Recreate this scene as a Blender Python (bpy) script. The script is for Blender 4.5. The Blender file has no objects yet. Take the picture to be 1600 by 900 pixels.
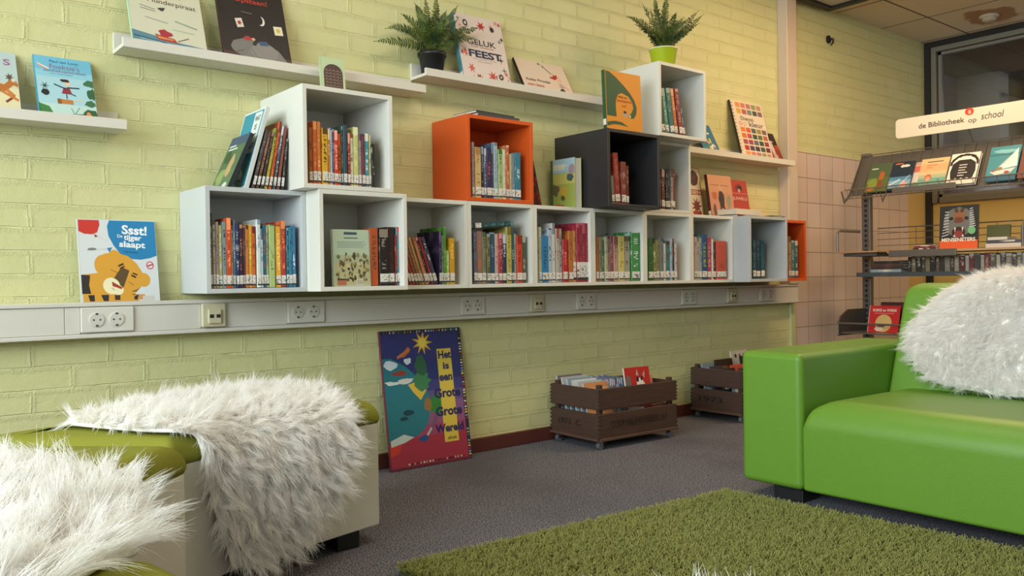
import bpy, math, random
import numpy as np
from mathutils import Vector, Matrix, Euler

# ------------------------------------------------------------------ camera, light, exposure
SC = bpy.context.scene
COL = SC.collection
SC.view_settings.view_transform = 'Standard'
SC.view_settings.look = 'None'
SC.view_settings.gamma = 1.0
SC.view_settings.exposure = -0.3
SC.view_settings.use_curve_mapping = False

def camera():
    cd = bpy.data.cameras.new('camera'); c = bpy.data.objects.new('camera', cd); COL.objects.link(c)
    yaw, pitch, roll = 0.685976, -0.010214, -0.014393
    f = Vector((math.sin(yaw)*math.cos(pitch), math.cos(yaw)*math.cos(pitch), math.sin(pitch)))
    r0 = Vector((math.cos(yaw), -math.sin(yaw), 0)); u0 = r0.cross(f)
    r = r0*math.cos(roll) + u0*math.sin(roll); u = -r0*math.sin(roll) + u0*math.cos(roll)
    m = Matrix((r, u, -f)).transposed().to_4x4(); m.translation = Vector((-0.96233, -2.97932, 0.75774))
    c.matrix_world = m
    cd.sensor_width = 36.0; cd.lens = 1319.85/1600*36.0; cd.clip_start = 0.02
    SC.camera = c
camera()

W = bpy.data.worlds.new('world'); SC.world = W; W.use_nodes = True
W.node_tree.nodes['Background'].inputs[0].default_value = (0.55, 0.62, 0.7, 1)
W.node_tree.nodes['Background'].inputs[1].default_value = 0.35

def area(name, loc, direction, sx, sy, power, color, spread=180):
    l = bpy.data.lights.new(name, 'AREA'); l.shape = 'RECTANGLE'; l.size = sx; l.size_y = sy
    l.energy = power; l.color = color; l.spread = math.radians(spread)
    o = bpy.data.objects.new(name, l); COL.objects.link(o); o.location = loc
    o.rotation_euler = Vector(direction).to_track_quat('-Z', 'Y').to_euler()
    return o
area('window_daylight', (-3.42, -2.3, 1.75), (1, 0.0, -0.12), 3.6, 1.5, 285, (0.82, 0.94, 1.0))
area('window_daylight', (-0.6, -6.42, 1.75), (0.15, 1, -0.1), 3.4, 1.4, 16, (0.9, 0.96, 1.0))
area('ceiling_panel_light', (3.3, -1.1, 2.47), (0, 0.1, -1), 1.2, 0.3, 40, (1.0, 0.70, 0.40))
area('ceiling_panel_light', (4.9, -2.3, 2.47), (0, 0, -1), 1.2, 0.6, 32, (1.0, 0.75, 0.48))
area('ceiling_panel_light', (0.9, -1.3, 2.47), (0, 0.1, -1), 1.2, 0.3, 17, (1.0, 0.86, 0.70))

# ------------------------------------------------------------------ materials
def lin(h):
    if isinstance(h, (tuple, list)): return tuple(h[:3])
    v = [int(h[i:i+2], 16)/255 for i in (0, 2, 4)]
    return tuple(c/12.92 if c <= 0.04045 else ((c+0.055)/1.055)**2.4 for c in v)
_M = {}
def mat(h, rough=0.6, name=None, metal=0.0, coat=0.0):
    k = (str(h), rough, metal, coat)
    if k in _M: return _M[k]
    m = bpy.data.materials.new(name or 'paint'); m.use_nodes = True
    b = m.node_tree.nodes['Principled BSDF']
    b.inputs['Base Color'].default_value = (*lin(h), 1); b.inputs['Roughness'].default_value = rough
    b.inputs['Metallic'].default_value = metal; b.inputs['Coat Weight'].default_value = coat
    _M[k] = m; return m
class NT:
    def __init__(s, name):
        s.m = bpy.data.materials.new(name); s.m.use_nodes = True; s.t = s.m.node_tree; s.b = s.t.nodes['Principled BSDF']
    def n(s, typ, **kw):
        x = s.t.nodes.new(typ)
        for k, v in kw.items(): setattr(x, k, v)
        return x
    def l(s, a, b): s.t.links.new(a, b)
    def math(s, op, a, b=None, c=None):
        x = s.n('ShaderNodeMath', operation=op)
        for i, v in enumerate((a, b, c)):
            if v is None: continue
            if hasattr(v, 'is_linked'): s.l(v, x.inputs[i])
            else: x.inputs[i].default_value = v
        return x.outputs[0]
    def mix(s, f, a, b):
        x = s.n('ShaderNodeMix', data_type='RGBA')
        for i, v in ((0, f), (6, a), (7, b)):
            if hasattr(v, 'is_linked'): s.l(v, x.inputs[i])
            elif i == 0: x.inputs[0].default_value = v
            else: x.inputs[i].default_value = (*lin(v), 1)
        return x.outputs[2]
    def noise(s, vec, scale, detail=3, rough=0.5):
        x = s.n('ShaderNodeTexNoise'); x.inputs['Scale'].default_value = scale; x.inputs['Detail'].default_value = detail
        x.inputs['Roughness'].default_value = rough
        if vec is not None: s.l(vec, x.inputs['Vector'])
        return x.outputs['Fac']
    def ramp(s, v, lo, hi):
        x = s.n('ShaderNodeMapRange'); s.l(v, x.inputs[0]); x.inputs[1].default_value = lo; x.inputs[2].default_value = hi
        return x.outputs[0]
    def bump(s, h, strength, dist, prev=None):
        x = s.n('ShaderNodeBump'); x.inputs['Strength'].default_value = strength; x.inputs['Distance'].default_value = dist
        s.l(h, x.inputs['Height'])
        if prev is not None: s.l(prev, x.inputs['Normal'])
        return x.outputs[0]
    def obj(s): return s.n('ShaderNodeTexCoord').outputs['Object']

def m_brickwall():
    N = NT('painted_brick'); c = N.obj()
    sep = N.n('ShaderNodeSeparateXYZ'); N.l(c, sep.inputs[0])
    wob = N.noise(c, 9, 2)
    zz = N.math('ADD', sep.outputs[2], N.math('MULTIPLY', wob, 0.006))
    xx = N.math('ADD', sep.outputs[0], N.math('MULTIPLY', N.noise(c, 14, 2), 0.012))
    cmb = N.n('ShaderNodeCombineXYZ'); N.l(xx, cmb.inputs[0]); N.l(zz, cmb.inputs[1])
    br = N.n('ShaderNodeTexBrick'); N.l(cmb.outputs[0], br.inputs['Vector'])
    br.offset = 0.5; br.offset_frequency = 2
    br.inputs['Scale'].default_value = 1.0; br.inputs['Brick Width'].default_value = 0.225; br.inputs['Row Height'].default_value = 0.0725
    br.inputs['Mortar Size'].default_value = 0.0042; br.inputs['Mortar Smooth'].default_value = 0.35; br.inputs['Bias'].default_value = 0
    br.inputs['Color1'].default_value = (0.2, 0.2, 0.2, 1); br.inputs['Color2'].default_value = (0.8, 0.8, 0.8, 1); br.inputs['Mortar'].default_value = (0.5, 0.5, 0.5, 1)
    fac = br.outputs['Fac']
    base = N.mix(br.outputs['Color'], 'CBCA91', 'D2CF99')
    col = N.mix(N.math('MULTIPLY', fac, 0.03), base, 'AFAA7A')
    col = N.mix(N.ramp(N.noise(c, 3.0, 4), 0.55, 0.85), col, 'DDD6A8')
    N.l(col, N.b.inputs['Base Color']); N.b.inputs['Roughness'].default_value = 0.5
    crack = N.math('ADD', 0.28, N.math('MULTIPLY', N.ramp(N.noise(c, 7, 3), 0.45, 0.62), 0.9))
    h = N.math('SUBTRACT', 1.0, N.math('MULTIPLY', fac, crack))
    h = N.math('ADD', h, N.math('MULTIPLY', N.noise(c, 26, 5, 0.65), 0.45))
    # rough paint gathers round the joints
    mp = N.n('ShaderNodeMapping'); mp.inputs['Location'].default_value = (0, 0.006, 0); N.l(cmb.outputs[0], mp.inputs['Vector'])
    b2 = N.n('ShaderNodeTexBrick'); N.l(mp.outputs[0], b2.inputs['Vector']); b2.offset = 0.5; b2.inputs['Scale'].default_value = 1.0; b2.inputs['Brick Width'].default_value = 0.225; b2.inputs['Row Height'].default_value = 0.0725
    b2.inputs['Mortar Size'].default_value = 0.014; b2.inputs['Mortar Smooth'].default_value = 1.0
    h = N.math('ADD', h, N.math('MULTIPLY', N.noise(c, 150, 4), N.math('ADD', 0.10, N.math('MULTIPLY', b2.outputs['Fac'], 0.55))))
    sp = N.n('ShaderNodeSeparateColor'); N.l(br.outputs['Color'], sp.inputs[0])
    h = N.math('ADD', h, N.math('MULTIPLY', sp.outputs[0], 0.2))
    N.l(N.bump(h, 0.75, 0.007), N.b.inputs['Normal'])
    return N.m
def m_plainwall(h='C9B878'):
    N = NT('painted_wall'); c = N.obj()
    N.l(N.mix(N.noise(c, 5, 4), h, h), N.b.inputs['Base Color']); N.b.inputs['Roughness'].default_value = 0.6
    N.l(N.bump(N.noise(c, 60, 4), 0.2, 0.003), N.b.inputs['Normal']); return N.m
def m_tiles():
    N = NT('wall_tiles'); c = N.obj()
    sep = N.n('ShaderNodeSeparateXYZ'); N.l(c, sep.inputs[0])
    cmb = N.n('ShaderNodeCombineXYZ'); N.l(N.math('SUBTRACT', sep.outputs[0], 3.765), cmb.inputs[0]); N.l(N.math('ADD', sep.outputs[2], 0.045), cmb.inputs[1])
    br = N.n('ShaderNodeTexBrick'); N.l(cmb.outputs[0], br.inputs['Vector']); br.offset = 0.0
    br.inputs['Scale'].default_value = 1.0; br.inputs['Brick Width'].default_value = 0.152; br.inputs['Row Height'].default_value = 0.158
    br.inputs['Mortar Size'].default_value = 0.0018; br.inputs['Mortar Smooth'].default_value = 0.2
    br.inputs['Color1'].default_value = (*lin('CFB8AC'), 1); br.inputs['Color2'].default_value = (*lin('D6C0B4'), 1); br.inputs['Mortar'].default_value = (*lin('7E6A5E'), 1)
    N.l(br.outputs['Color'], N.b.inputs['Base Color']); N.b.inputs['Roughness'].default_value = 0.3
    N.l(N.bump(N.math('SUBTRACT', 1.0, br.outputs['Fac']), 0.5, 0.002), N.b.inputs['Normal']); return N.m
def m_carpet():
    N = NT('grey_carpet'); c = N.obj()
    a = N.noise(c, 190, 2, 0.8); b = N.noise(c, 330, 1)
    f = N.ramp(a, 0.45, 0.57)
    col = N.mix(f, '1A191F', '7C7A85')
    col = N.mix(N.ramp(b, 0.56, 0.66), col, 'B5B4BE')
    col = N.mix(N.ramp(N.noise(c, 1.3, 3), 0.5, 0.9), col, '46424A')
    N.l(col, N.b.inputs['Base Color']); N.b.inputs['Roughness'].default_value = 0.95
    N.l(N.bump(a, 0.9, 0.006), N.b.inputs['Normal']); return N.m
def m_ceiling():
    N = NT('ceiling_tiles'); c = N.obj()
    sep = N.n('ShaderNodeSeparateXYZ'); N.l(c, sep.inputs[0])
    cmb = N.n('ShaderNodeCombineXYZ'); N.l(N.math('SUBTRACT', sep.outputs[0], 4.9), cmb.inputs[0]); N.l(N.math('ADD', sep.outputs[1], 0.325), cmb.inputs[1])
    br = N.n('ShaderNodeTexBrick'); N.l(cmb.outputs[0], br.inputs['Vector']); br.offset = 0.0
    br.inputs['Scale'].default_value = 1.0; br.inputs['Brick Width'].default_value = 0.6; br.inputs['Row Height'].default_value = 0.6
    br.inputs['Mortar Size'].default_value = 0.006; br.inputs['Mortar Smooth'].default_value = 0.1
    br.inputs['Color1'].default_value = (*lin('DCCCB4'), 1); br.inputs['Color2'].default_value = (*lin('E0D0B8'), 1); br.inputs['Mortar'].default_value = (*lin('3A2E26'), 1)
    # a water stain with a shape of its own round the detector
    off = N.n('ShaderNodeVectorMath', operation='SUBTRACT'); N.l(c, off.inputs[0]); off.inputs[1].default_value = (5.22, -0.60, 0)
    sc = N.n('ShaderNodeVectorMath', operation='MULTIPLY'); N.l(off.outputs[0], sc.inputs[0]); sc.inputs[1].default_value = (3.0, 4.0, 0)
    ln = N.n('ShaderNodeVectorMath', operation='LENGTH'); N.l(sc.outputs[0], ln.inputs[0])
    d = N.math('ADD', ln.outputs['Value'], N.math('MULTIPLY', N.noise(c, 7, 3), 0.8))
    st = N.math('SUBTRACT', 1.0, N.ramp(d, 0.95, 1.05))
    N.l(N.mix(N.math('MULTIPLY', st, 0.75), br.outputs['Color'], '96602F'), N.b.inputs['Base Color'])
    N.b.inputs['Roughness'].default_value = 0.9
    N.l(N.bump(N.math('SUBTRACT', N.noise(c, 90, 3), br.outputs['Fac']), 0.4, 0.004), N.b.inputs['Normal']); return N.m
def m_cover():
    # one printed-cover material; the colours are properties of each book
    N = NT('printed_cover'); tc = N.n('ShaderNodeTexCoord'); oi = N.n('ShaderNodeObjectInfo')
    at = N.n('ShaderNodeAttribute', attribute_type='OBJECT', attribute_name='ink')
    g = N.n('ShaderNodeSeparateXYZ'); N.l(tc.outputs['Generated'], g.inputs[0])
    o = N.n('ShaderNodeSeparateXYZ'); N.l(tc.outputs['Object'], o.inputs[0])
    ge = N.n('ShaderNodeSeparateXYZ'); N.l(tc.outputs['Normal'], ge.inputs[0])
    rnd = oi.outputs['Random']
    cv = N.n('ShaderNodeCombineXYZ'); N.l(N.math('MULTIPLY', g.outputs[0], 2.2), cv.inputs[0]); N.l(N.math('MULTIPLY', o.outputs[2], 190), cv.inputs[2]); N.l(N.math('MULTIPLY', rnd, 90), cv.inputs[1])
    dash = N.math('GREATER_THAN', N.noise(cv.outputs[0], 1.0, 1), 0.52)
    cw = N.n('ShaderNodeCombineXYZ'); N.l(N.math('MULTIPLY', o.outputs[2], 22), cw.inputs[2]); N.l(N.math('MULTIPLY', rnd, 50), cw.inputs[0])
    blk = N.math('GREATER_THAN', N.noise(cw.outputs[0], 1.0, 0), 0.47)
    inx = N.math('LESS_THAN', N.math('ABSOLUTE', N.math('SUBTRACT', g.outputs[0], 0.5)), 0.24)
    inz = N.math('LESS_THAN', N.math('ABSOLUTE', N.math('SUBTRACT', g.outputs[2], 0.58)), 0.3)
    spine = N.math('LESS_THAN', ge.outputs[1], -0.6)
    f = N.math('MULTIPLY', N.math('MULTIPLY', dash, blk), N.math('MULTIPLY', inx, inz))
    band = N.math('MULTIPLY', N.math('GREATER_THAN', g.outputs[2], N.math('ADD', 0.80, N.math('MULTIPLY', rnd, 0.35))), 1.0)
    f = N.math('MULTIPLY', N.math('MAXIMUM', f, band), spine)
    # side boards carry a soft picture in the second colour
    pic = N.math('MULTIPLY', N.ramp(N.noise(tc.outputs['Object'], 26, 3), 0.5, 0.6), N.math('SUBTRACT', 1.0, spine))
    f = N.math('MAXIMUM', f, N.math('MULTIPLY', pic, 0.55))
    N.l(N.mix(f, oi.outputs['Color'], at.outputs['Color']), N.b.inputs['Base Color'])
    N.b.inputs['Roughness'].default_value = 0.5; return N.m
def m_label():
    N = NT('paper_sticker'); tc = N.n('ShaderNodeTexCoord'); g = N.n('ShaderNodeSeparateXYZ'); N.l(tc.outputs['Generated'], g.inputs[0])
    oi = N.n('ShaderNodeObjectInfo')
    a = N.n('ShaderNodeCombineXYZ'); N.l(N.math('MULTIPLY', g.outputs[0], 3), a.inputs[0]); N.l(N.math('MULTIPLY', g.outputs[2], 9), a.inputs[2]); N.l(N.math('MULTIPLY', oi.outputs['Random'], 70), a.inputs[1])
    d = N.math('GREATER_THAN', N.noise(a.outputs[0], 1.0, 2), 0.58)
    low = N.math('LESS_THAN', g.outputs[2], 0.16)
    f = N.math('MAXIMUM', N.math('MULTIPLY', d, N.math('LESS_THAN', N.math('ABSOLUTE', N.math('SUBTRACT', g.outputs[2], 0.5)), 0.3)), low)
    N.l(N.mix(f, 'DDDAD2', '3A3838'), N.b.inputs['Base Color']); N.b.inputs['Roughness'].default_value = 0.45; return N.m
def m_pages():
    N = NT('paper_pages'); c = N.obj()
    s = N.n('ShaderNodeSeparateXYZ'); N.l(c, s.inputs[0])
    v = N.n('ShaderNodeCombineXYZ'); N.l(N.math('MULTIPLY', s.outputs[0], 1500), v.inputs[0])
    N.l(N.mix(N.noise(v.outputs[0], 1, 1), 'B9B2A0', 'E4DECC'), N.b.inputs['Base Color']); N.b.inputs['Roughness'].default_value = 0.9; return N.m
def m_wood(a='34231C', b='543A2E'):
    N = NT('stained_wood'); c = N.obj()
    mp = N.n('ShaderNodeMapping'); mp.inputs['Scale'].default_value = (3, 3, 40); N.l(c, mp.inputs['Vector'])
    f = N.noise(mp.outputs[0], 2.2, 5, 0.6)
    N.l(N.mix(f, a, b), N.b.inputs['Base Color']); N.b.inputs['Roughness'].default_value = 0.65
    N.l(N.bump(f, 0.4, 0.003), N.b.inputs['Normal']); return N.m
def m_leather(h, name='green_leatherette'):
    N = NT(name); c = N.obj()
    v = N.n('ShaderNodeTexVoronoi'); v.inputs['Scale'].default_value = 420; N.l(c, v.inputs['Vector'])
    N.b.inputs['Base Color'].default_value = (*lin(h), 1); N.b.inputs['Roughness'].default_value = 0.42
    h2 = N.math('ADD', N.math('MULTIPLY', v.outputs['Distance'], 0.5), N.math('MULTIPLY', N.noise(c, 5, 3), 3.0))
    N.l(N.bump(h2, 0.12, 0.004), N.b.inputs['Normal']); return N.m
def m_felt(h):
    N = NT('green_upholstery'); c = N.obj()
    N.l(N.mix(N.noise(c, 300, 2), h, '8A8A38'), N.b.inputs['Base Color']); N.b.inputs['Roughness'].default_value = 0.85
    N.b.inputs['Specular IOR Level'].default_value = 0.15
    N.l(N.bump(N.noise(c, 500, 2), 0.25, 0.001), N.b.inputs['Normal']); return N.m
def m_hair(name, a, b, tip=None, rough=0.6, cell=30, trans=0.25):
    N = NT(name); hi = N.n('ShaderNodeHairInfo'); c = N.obj()
    f = N.math('ADD', N.math('MULTIPLY', hi.outputs['Random'], 0.6), N.math('MULTIPLY', N.ramp(N.noise(c, cell, 3), 0.4, 0.6), 0.4))
    col = N.mix(f, a, b)
    if tip: col = N.mix(N.math('POWER', hi.outputs['Intercept'], 1.5), col, tip)
    N.l(col, N.b.inputs['Base Color']); N.b.inputs['Roughness'].default_value = rough
    if trans:
        tr = N.n('ShaderNodeBsdfTranslucent'); N.l(col, tr.inputs[0]); mx = N.n('ShaderNodeMixShader'); mx.inputs[0].default_value = trans
        N.l(N.b.outputs[0], mx.inputs[1]); N.l(tr.outputs[0], mx.inputs[2]); N.l(mx.outputs[0], N.t.nodes['Material Output'].inputs[0])
    return N.m
def m_glass():
    N = NT('window_glass'); g = N.n('ShaderNodeBsdfGlossy'); g.inputs['Roughness'].default_value = 0.02
    t = N.n('ShaderNodeBsdfTransparent'); fr = N.n('ShaderNodeFresnel'); fr.inputs[0].default_value = 1.45
    mx = N.n('ShaderNodeMixShader'); N.l(N.math('ADD', fr.outputs[0], 0.04), mx.inputs[0]); N.l(t.outputs[0], mx.inputs[1]); N.l(g.outputs[0], mx.inputs[2])
    N.l(mx.outputs[0], N.t.nodes['Material Output'].inputs[0]); return N.m
def m_emit(h, s):
    N = NT('lit_tube'); N.b.inputs['Emission Color'].default_value = (*lin(h), 1); N.b.inputs['Emission Strength'].default_value = s; return N.m
COVER, LABEL, PAGES, WOOD = m_cover(), m_label(), m_pages(), m_wood()
WHITE = mat('DEDBD0', 0.35, 'white_lacquer')

# ------------------------------------------------------------------ mesh helpers
class MB:
    def __init__(s): s.v = []; s.f = []; s.mi = []
    def face(s, pts, mi=0):
        b = len(s.v); s.v += [tuple(p) for p in pts]; s.f.append(tuple(range(b, b+len(pts)))); s.mi.append(mi); return s
    def box(s, x0, x1, y0, y1, z0, z1, mi=0, M=None):
        b = len(s.v)
        P = [(x, y, z) for z in (z0, z1) for y in (y0, y1) for x in (x0, x1)]
        if M is not None: P = [tuple(M @ Vector(p)) for p in P]
        s.v += P
        for f in ((0, 2, 3, 1), (4, 5, 7, 6), (0, 1, 5, 4), (2, 6, 7, 3), (0, 4, 6, 2), (1, 3, 7, 5)):
            s.f.append(tuple(b+i for i in f)); s.mi.append(mi)
        return s
    def prism(s, pts, z0, z1, mi=0, axis='z', M=None):
        # polygon (list of 2D) pushed along an axis
        n = len(pts); b = len(s.v)
        def P(a, c, h):
            p = {'z': (a, c, h), 'y': (a, h, c), 'x': (h, a, c)}[axis]
            return tuple(M @ Vector(p)) if M is not None else p
        s.v += [P(a, c, z0) for a, c in pts] + [P(a, c, z1) for a, c in pts]
        s.f.append(tuple(b+i for i in reversed(range(n)))); s.mi.append(mi)
        s.f.append(tuple(b+n+i for i in range(n))); s.mi.append(mi)
        for i in range(n):
            j = (i+1) % n; s.f.append((b+i, b+j, b+n+j, b+n+i)); s.mi.append(mi)
        return s
    def tube(s, pts, r, k=8, mi=0, cap=True):
        pts = [Vector(p) for p in pts]; b = len(s.v); n = len(pts)
        rr = r if isinstance(r, (list, tuple)) else [r]*n
        for i, p in enumerate(pts):
            d = (pts[min(i+1, n-1)] - pts[max(i-1, 0)]).normalized()
            a = d.orthogonal().normalized() if i == 0 else (pa - d*pa.dot(d)).normalized()
            pa = a; c = d.cross(a)
            for j in range(k):
                t = 2*math.pi*j/k; s.v.append(tuple(p + (a*math.cos(t) + c*math.sin(t))*rr[i]))
        for i in range(n-1):
            for j in range(k):
                q = (j+1) % k; s.f.append((b+i*k+j, b+i*k+q, b+(i+1)*k+q, b+(i+1)*k+j)); s.mi.append(mi)
        if cap:
            s.f.append(tuple(b+j for j in reversed(range(k)))); s.mi.append(mi)
            s.f.append(tuple(b+(n-1)*k+j for j in range(k))); s.mi.append(mi)
        return s
    def lathe(s, prof, k=28, c=(0, 0, 0), mi=0):
        b = len(s.v); n = len(prof)
        for r, z in prof:
            for j in range(k):
                t = 2*math.pi*j/k; s.v.append((c[0]+r*math.cos(t), c[1]+r*math.sin(t), c[2]+z))
        for i in range(n-1):
            for j in range(k):
                q = (j+1) % k; s.f.append((b+i*k+j, b+i*k+q, b+(i+1)*k+q, b+(i+1)*k+j)); s.mi.append(mi)
        return s
    def build(s, name, mats, parent=None, bevel=0, smooth=False, seg=2, loc=None):
        me = bpy.data.meshes.new(name); me.from_pydata(s.v, [], s.f); me.update()
        if not isinstance(mats, (list, tuple)): mats = [mats]
        for m in mats: me.materials.append(m)
        me.polygons.foreach_set('material_index', s.mi)
        if smooth: me.polygons.foreach_set('use_smooth', [True]*len(me.polygons))
        o = bpy.data.objects.new(name, me); COL.objects.link(o)
        if parent is not None: o.parent = parent
        if loc: o.location = loc
        if bevel:
            md = o.modifiers.new('soft_edges', 'BEVEL'); md.width = bevel; md.segments = seg; md.limit_method = 'ANGLE'; md.angle_limit = math.radians(40)
            if smooth or seg > 2:
                me.polygons.foreach_set('use_smooth', [True]*len(me.polygons)); md.harden_normals = True
        return o
def tag(o, label=None, cat=None, group=None, kind=None):
    if label: o['label'] = label
    if cat: o['category'] = cat
    if group: o['group'] = group
    if kind: o['kind'] = kind
    return o
def empty(name, loc=(0, 0, 0), rz=0, M=None):
    o = bpy.data.objects.new(name, None); COL.objects.link(o); o.empty_display_size = 0.05
    if M is not None: o.matrix_world = M
    else: o.location = loc; o.rotation_euler = (0, 0, rz)
    return o
def struct(o): o['kind'] = 'structure'; return o
TEXTS = []
def text(body, parent, x, y, z, w, h, m, rotx=math.pi/2, rz=0, bold=0.0, shear=0.0, name='title', ry=0, M=None):
    c = bpy.data.curves.new(name, 'FONT'); c.body = body; c.size = 1.0; c.align_x = 'CENTER'; c.align_y = 'CENTER'
    c.offset = bold; c.shear = shear; c.materials.append(m if not isinstance(m, str) else mat(m, 0.5)); c.resolution_u = 3; c.fill_mode = 'FRONT'
    o = bpy.data.objects.new(name, c); COL.objects.link(o); o.parent = parent
    o.location = (x, y, z); o.rotation_euler = (rotx, ry, rz)
    TEXTS.append((o, w, h)); return o
def fit_texts():
    bpy.context.view_layer.update(); dg = bpy.context.evaluated_depsgraph_get()
    for o, w, h in TEXTS:
        bb = [Vector(b) for b in o.bound_box]; dx = max(b.x for b in bb)-min(b.x for b in bb); dy = max(b.y for b in bb)-min(b.y for b in bb)
        me = bpy.data.meshes.new_from_object(o.evaluated_get(dg)); n = len(me.vertices); co = np.empty(n*3, np.float32); me.vertices.foreach_get('co', co)
        co = co.reshape(-1, 3); mn, mx = co.min(0), co.max(0); co[:, 0] = (co[:, 0]-(mn[0]+mx[0])/2)*w/max(dx, 1e-4); co[:, 1] = (co[:, 1]-(mn[1]+mx[1])/2)*h/max(dy, 1e-4); me.vertices.foreach_set('co', co.ravel()); me.update()
        nm = o.name.split('.')[0]; cu = o.data; par = o.parent; loc = o.location.copy(); rot = o.rotation_euler.copy()
        bpy.data.objects.remove(o); bpy.data.curves.remove(cu); m = bpy.data.objects.new(nm, me); COL.objects.link(m); m.parent = par; m.location = loc; m.rotation_euler = rot
def rounded(w, h, r, k=5, x0=0, y0=0):
    P = []
    for cx, cy, a in ((w-r, r, -90), (w-r, h-r, 0), (r, h-r, 90), (r, r, 180)):
        for i in range(k+1):
            t = math.radians(a+90*i/k); P.append((x0+cx+r*math.cos(t), y0+cy+r*math.sin(t)))
    return P
def ell(cx, cy, rx, ry, n=20, a0=0, a1=360, rot=0):
    P = []
    for i in range(n + (0 if a1-a0 >= 360 else 1)):
        t = math.radians(a0+(a1-a0)*i/n); x, y = rx*math.cos(t), ry*math.sin(t); c, s = math.cos(rot), math.sin(rot)
        P.append((cx+x*c-y*s, cy+x*s+y*c))
    return P

def hair(name, parent, roots, paths, r0, r1, m, label=None):
    # paths: (N, K, 3) control points
    N_, K = paths.shape[:2]
    cu = bpy.data.hair_curves.new(name); cu.add_curves([K]*N_)
    cu.attributes['position'].data.foreach_set('vector', paths.astype(np.float32).ravel())
    ra = cu.attributes.get('radius') or cu.attributes.new('radius', 'FLOAT', 'POINT')
    t = np.linspace(0, 1, K)[None, :]
    rad = (r0*(1-t**1.6)+r1*t**1.6)*np.ones((N_, 1)); ra.data.foreach_set('value', rad.astype(np.float32).ravel())
    cu.materials.append(m); o = bpy.data.objects.new(name, cu); COL.objects.link(o); o.parent = parent
    if label: o['label'] = label
    return o

# ------------------------------------------------------------------ the room
BRICK = m_brickwall()
def quadbox(name, x0, x1, y0, y1, z0, z1, m, parent=None, bevel=0):
    return MB().box(x0, x1, y0, y1, z0, z1).build(name, m, parent, bevel)
struct(quadbox('floor', -3.6, 9.2, -6.6, 0.2, -0.08, 0.0, m_carpet()))
struct(quadbox('ceiling', -3.6, 5.62, -6.6, 0.2, 2.5, 2.58, m_ceiling()))
struct(quadbox('wall_back', -3.6, 3.752, 0.0, 0.2, 0.0, 2.5, BRICK))
struct(quadbox('wall_back_upper', 3.752, 5.66, 0.0, 0.2, 1.54, 2.5, BRICK))
struct(quadbox('wall_back_tiled', 3.752, 5.27, -0.004, 0.2, 0.0, 1.54, m_tiles()))
struct(quadbox('wall_back_strip', 5.27, 5.66, 0.0, 0.2, 0.0, 1.54, m_plainwall('D0B070')))
# left wall and front wall with daylight openings (outside the frame)
PW = m_plainwall('D8D4C4')
b = MB(); b.box(-3.6, -3.5, -6.6, 0.0, 0.0, 0.95); b.box(-3.6, -3.5, -6.6, 0.0, 2.5, 2.58); b.box(-3.6, -3.5, -6.6, -4.2, 0.95, 2.5); b.box(-3.6, -3.5, -0.4, 0.0, 0.95, 2.5)
struct(b.build('wall_left', PW))
b = MB()
for i in range(4):
    y = -4.2 + i*3.8/3; b.box(-3.58, -3.52, y-0.03, y+0.03, 0.95, 2.5)
b.box(-3.58, -3.52, -4.2, -0.4, 0.95, 1.0); b.box(-3.58, -3.52, -4.2, -0.4, 2.45, 2.5)
struct(b.build('window_1', mat('D8D8D4', 0.4)))
b = MB(); b.box(-3.6, 5.62, -6.7, -6.6, 0, 0.95); b.box(-3.6, -2.4, -6.7, -6.6, 0.95, 2.5); b.box(1.2, 5.62, -6.7, -6.6, 0.95, 2.5)
struct(b.build('wall_front', PW))
b = MB()
for x in (-2.4, -1.2, 0, 1.2): b.box(x-0.03, x+0.03, -6.68, -6.62, 0.95, 2.5)
struct(b.build('window_2', mat('D8D8D4', 0.4)))
# right wall: yellow sill wall with an internal window above it
RWM = m_plainwall('D2B265')
b = MB(); b.box(5.58, 5.66, -6.6, 0.0, 0.0, 1.285); b.box(5.58, 5.66, -6.6, -3.2, 1.285, 2.5)
struct(b.build('wall_right', RWM))
BLK = mat('1E1A18', 0.5, 'black_trim')
b = MB(); b.box(5.545, 5.58, -0.045, -0.003, 0.0, 2.5); b.box(5.545, 5.58, -3.2, -0.045, 2.462, 2.5)
struct(b.build('trim_1', BLK))
FR = mat('7C786A', 0.45, 'grey_window_frame')
wf = MB(); wf.box(5.56, 5.66, -0.082, -0.045, 1.285, 2.462); wf.box(5.56, 5.66, -3.2, -0.082, 2.425, 2.462); wf.box(5.56, 5.66, -3.2, -0.10, 1.285, 1.33)
for y in (-3.2, -1.62): wf.box(5.56, 5.66, y, y+0.06, 1.285, 2.462)
w3 = struct(wf.build('window_3', FR, bevel=0.003))
for ya, yb in ((-1.56, -0.09), (-3.14, -1.62)):
    s = MB()
    for q in ((5.585, 5.63, ya, ya+0.022, 1.33, 2.42), (5.585, 5.63, yb-0.022, yb-0.0, 1.33, 2.42), (5.585, 5.63, ya, yb, 1.33, 1.352), (5.585, 5.63, ya, yb, 2.40, 2.42)): s.box(*q)
    s.build('window_sash', mat('84807A', 0.4), w3)
    MB().box(5.604, 5.610, ya+0.02, yb-0.02, 1.35, 2.405).build('window_glass', m_glass(), w3)
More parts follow.
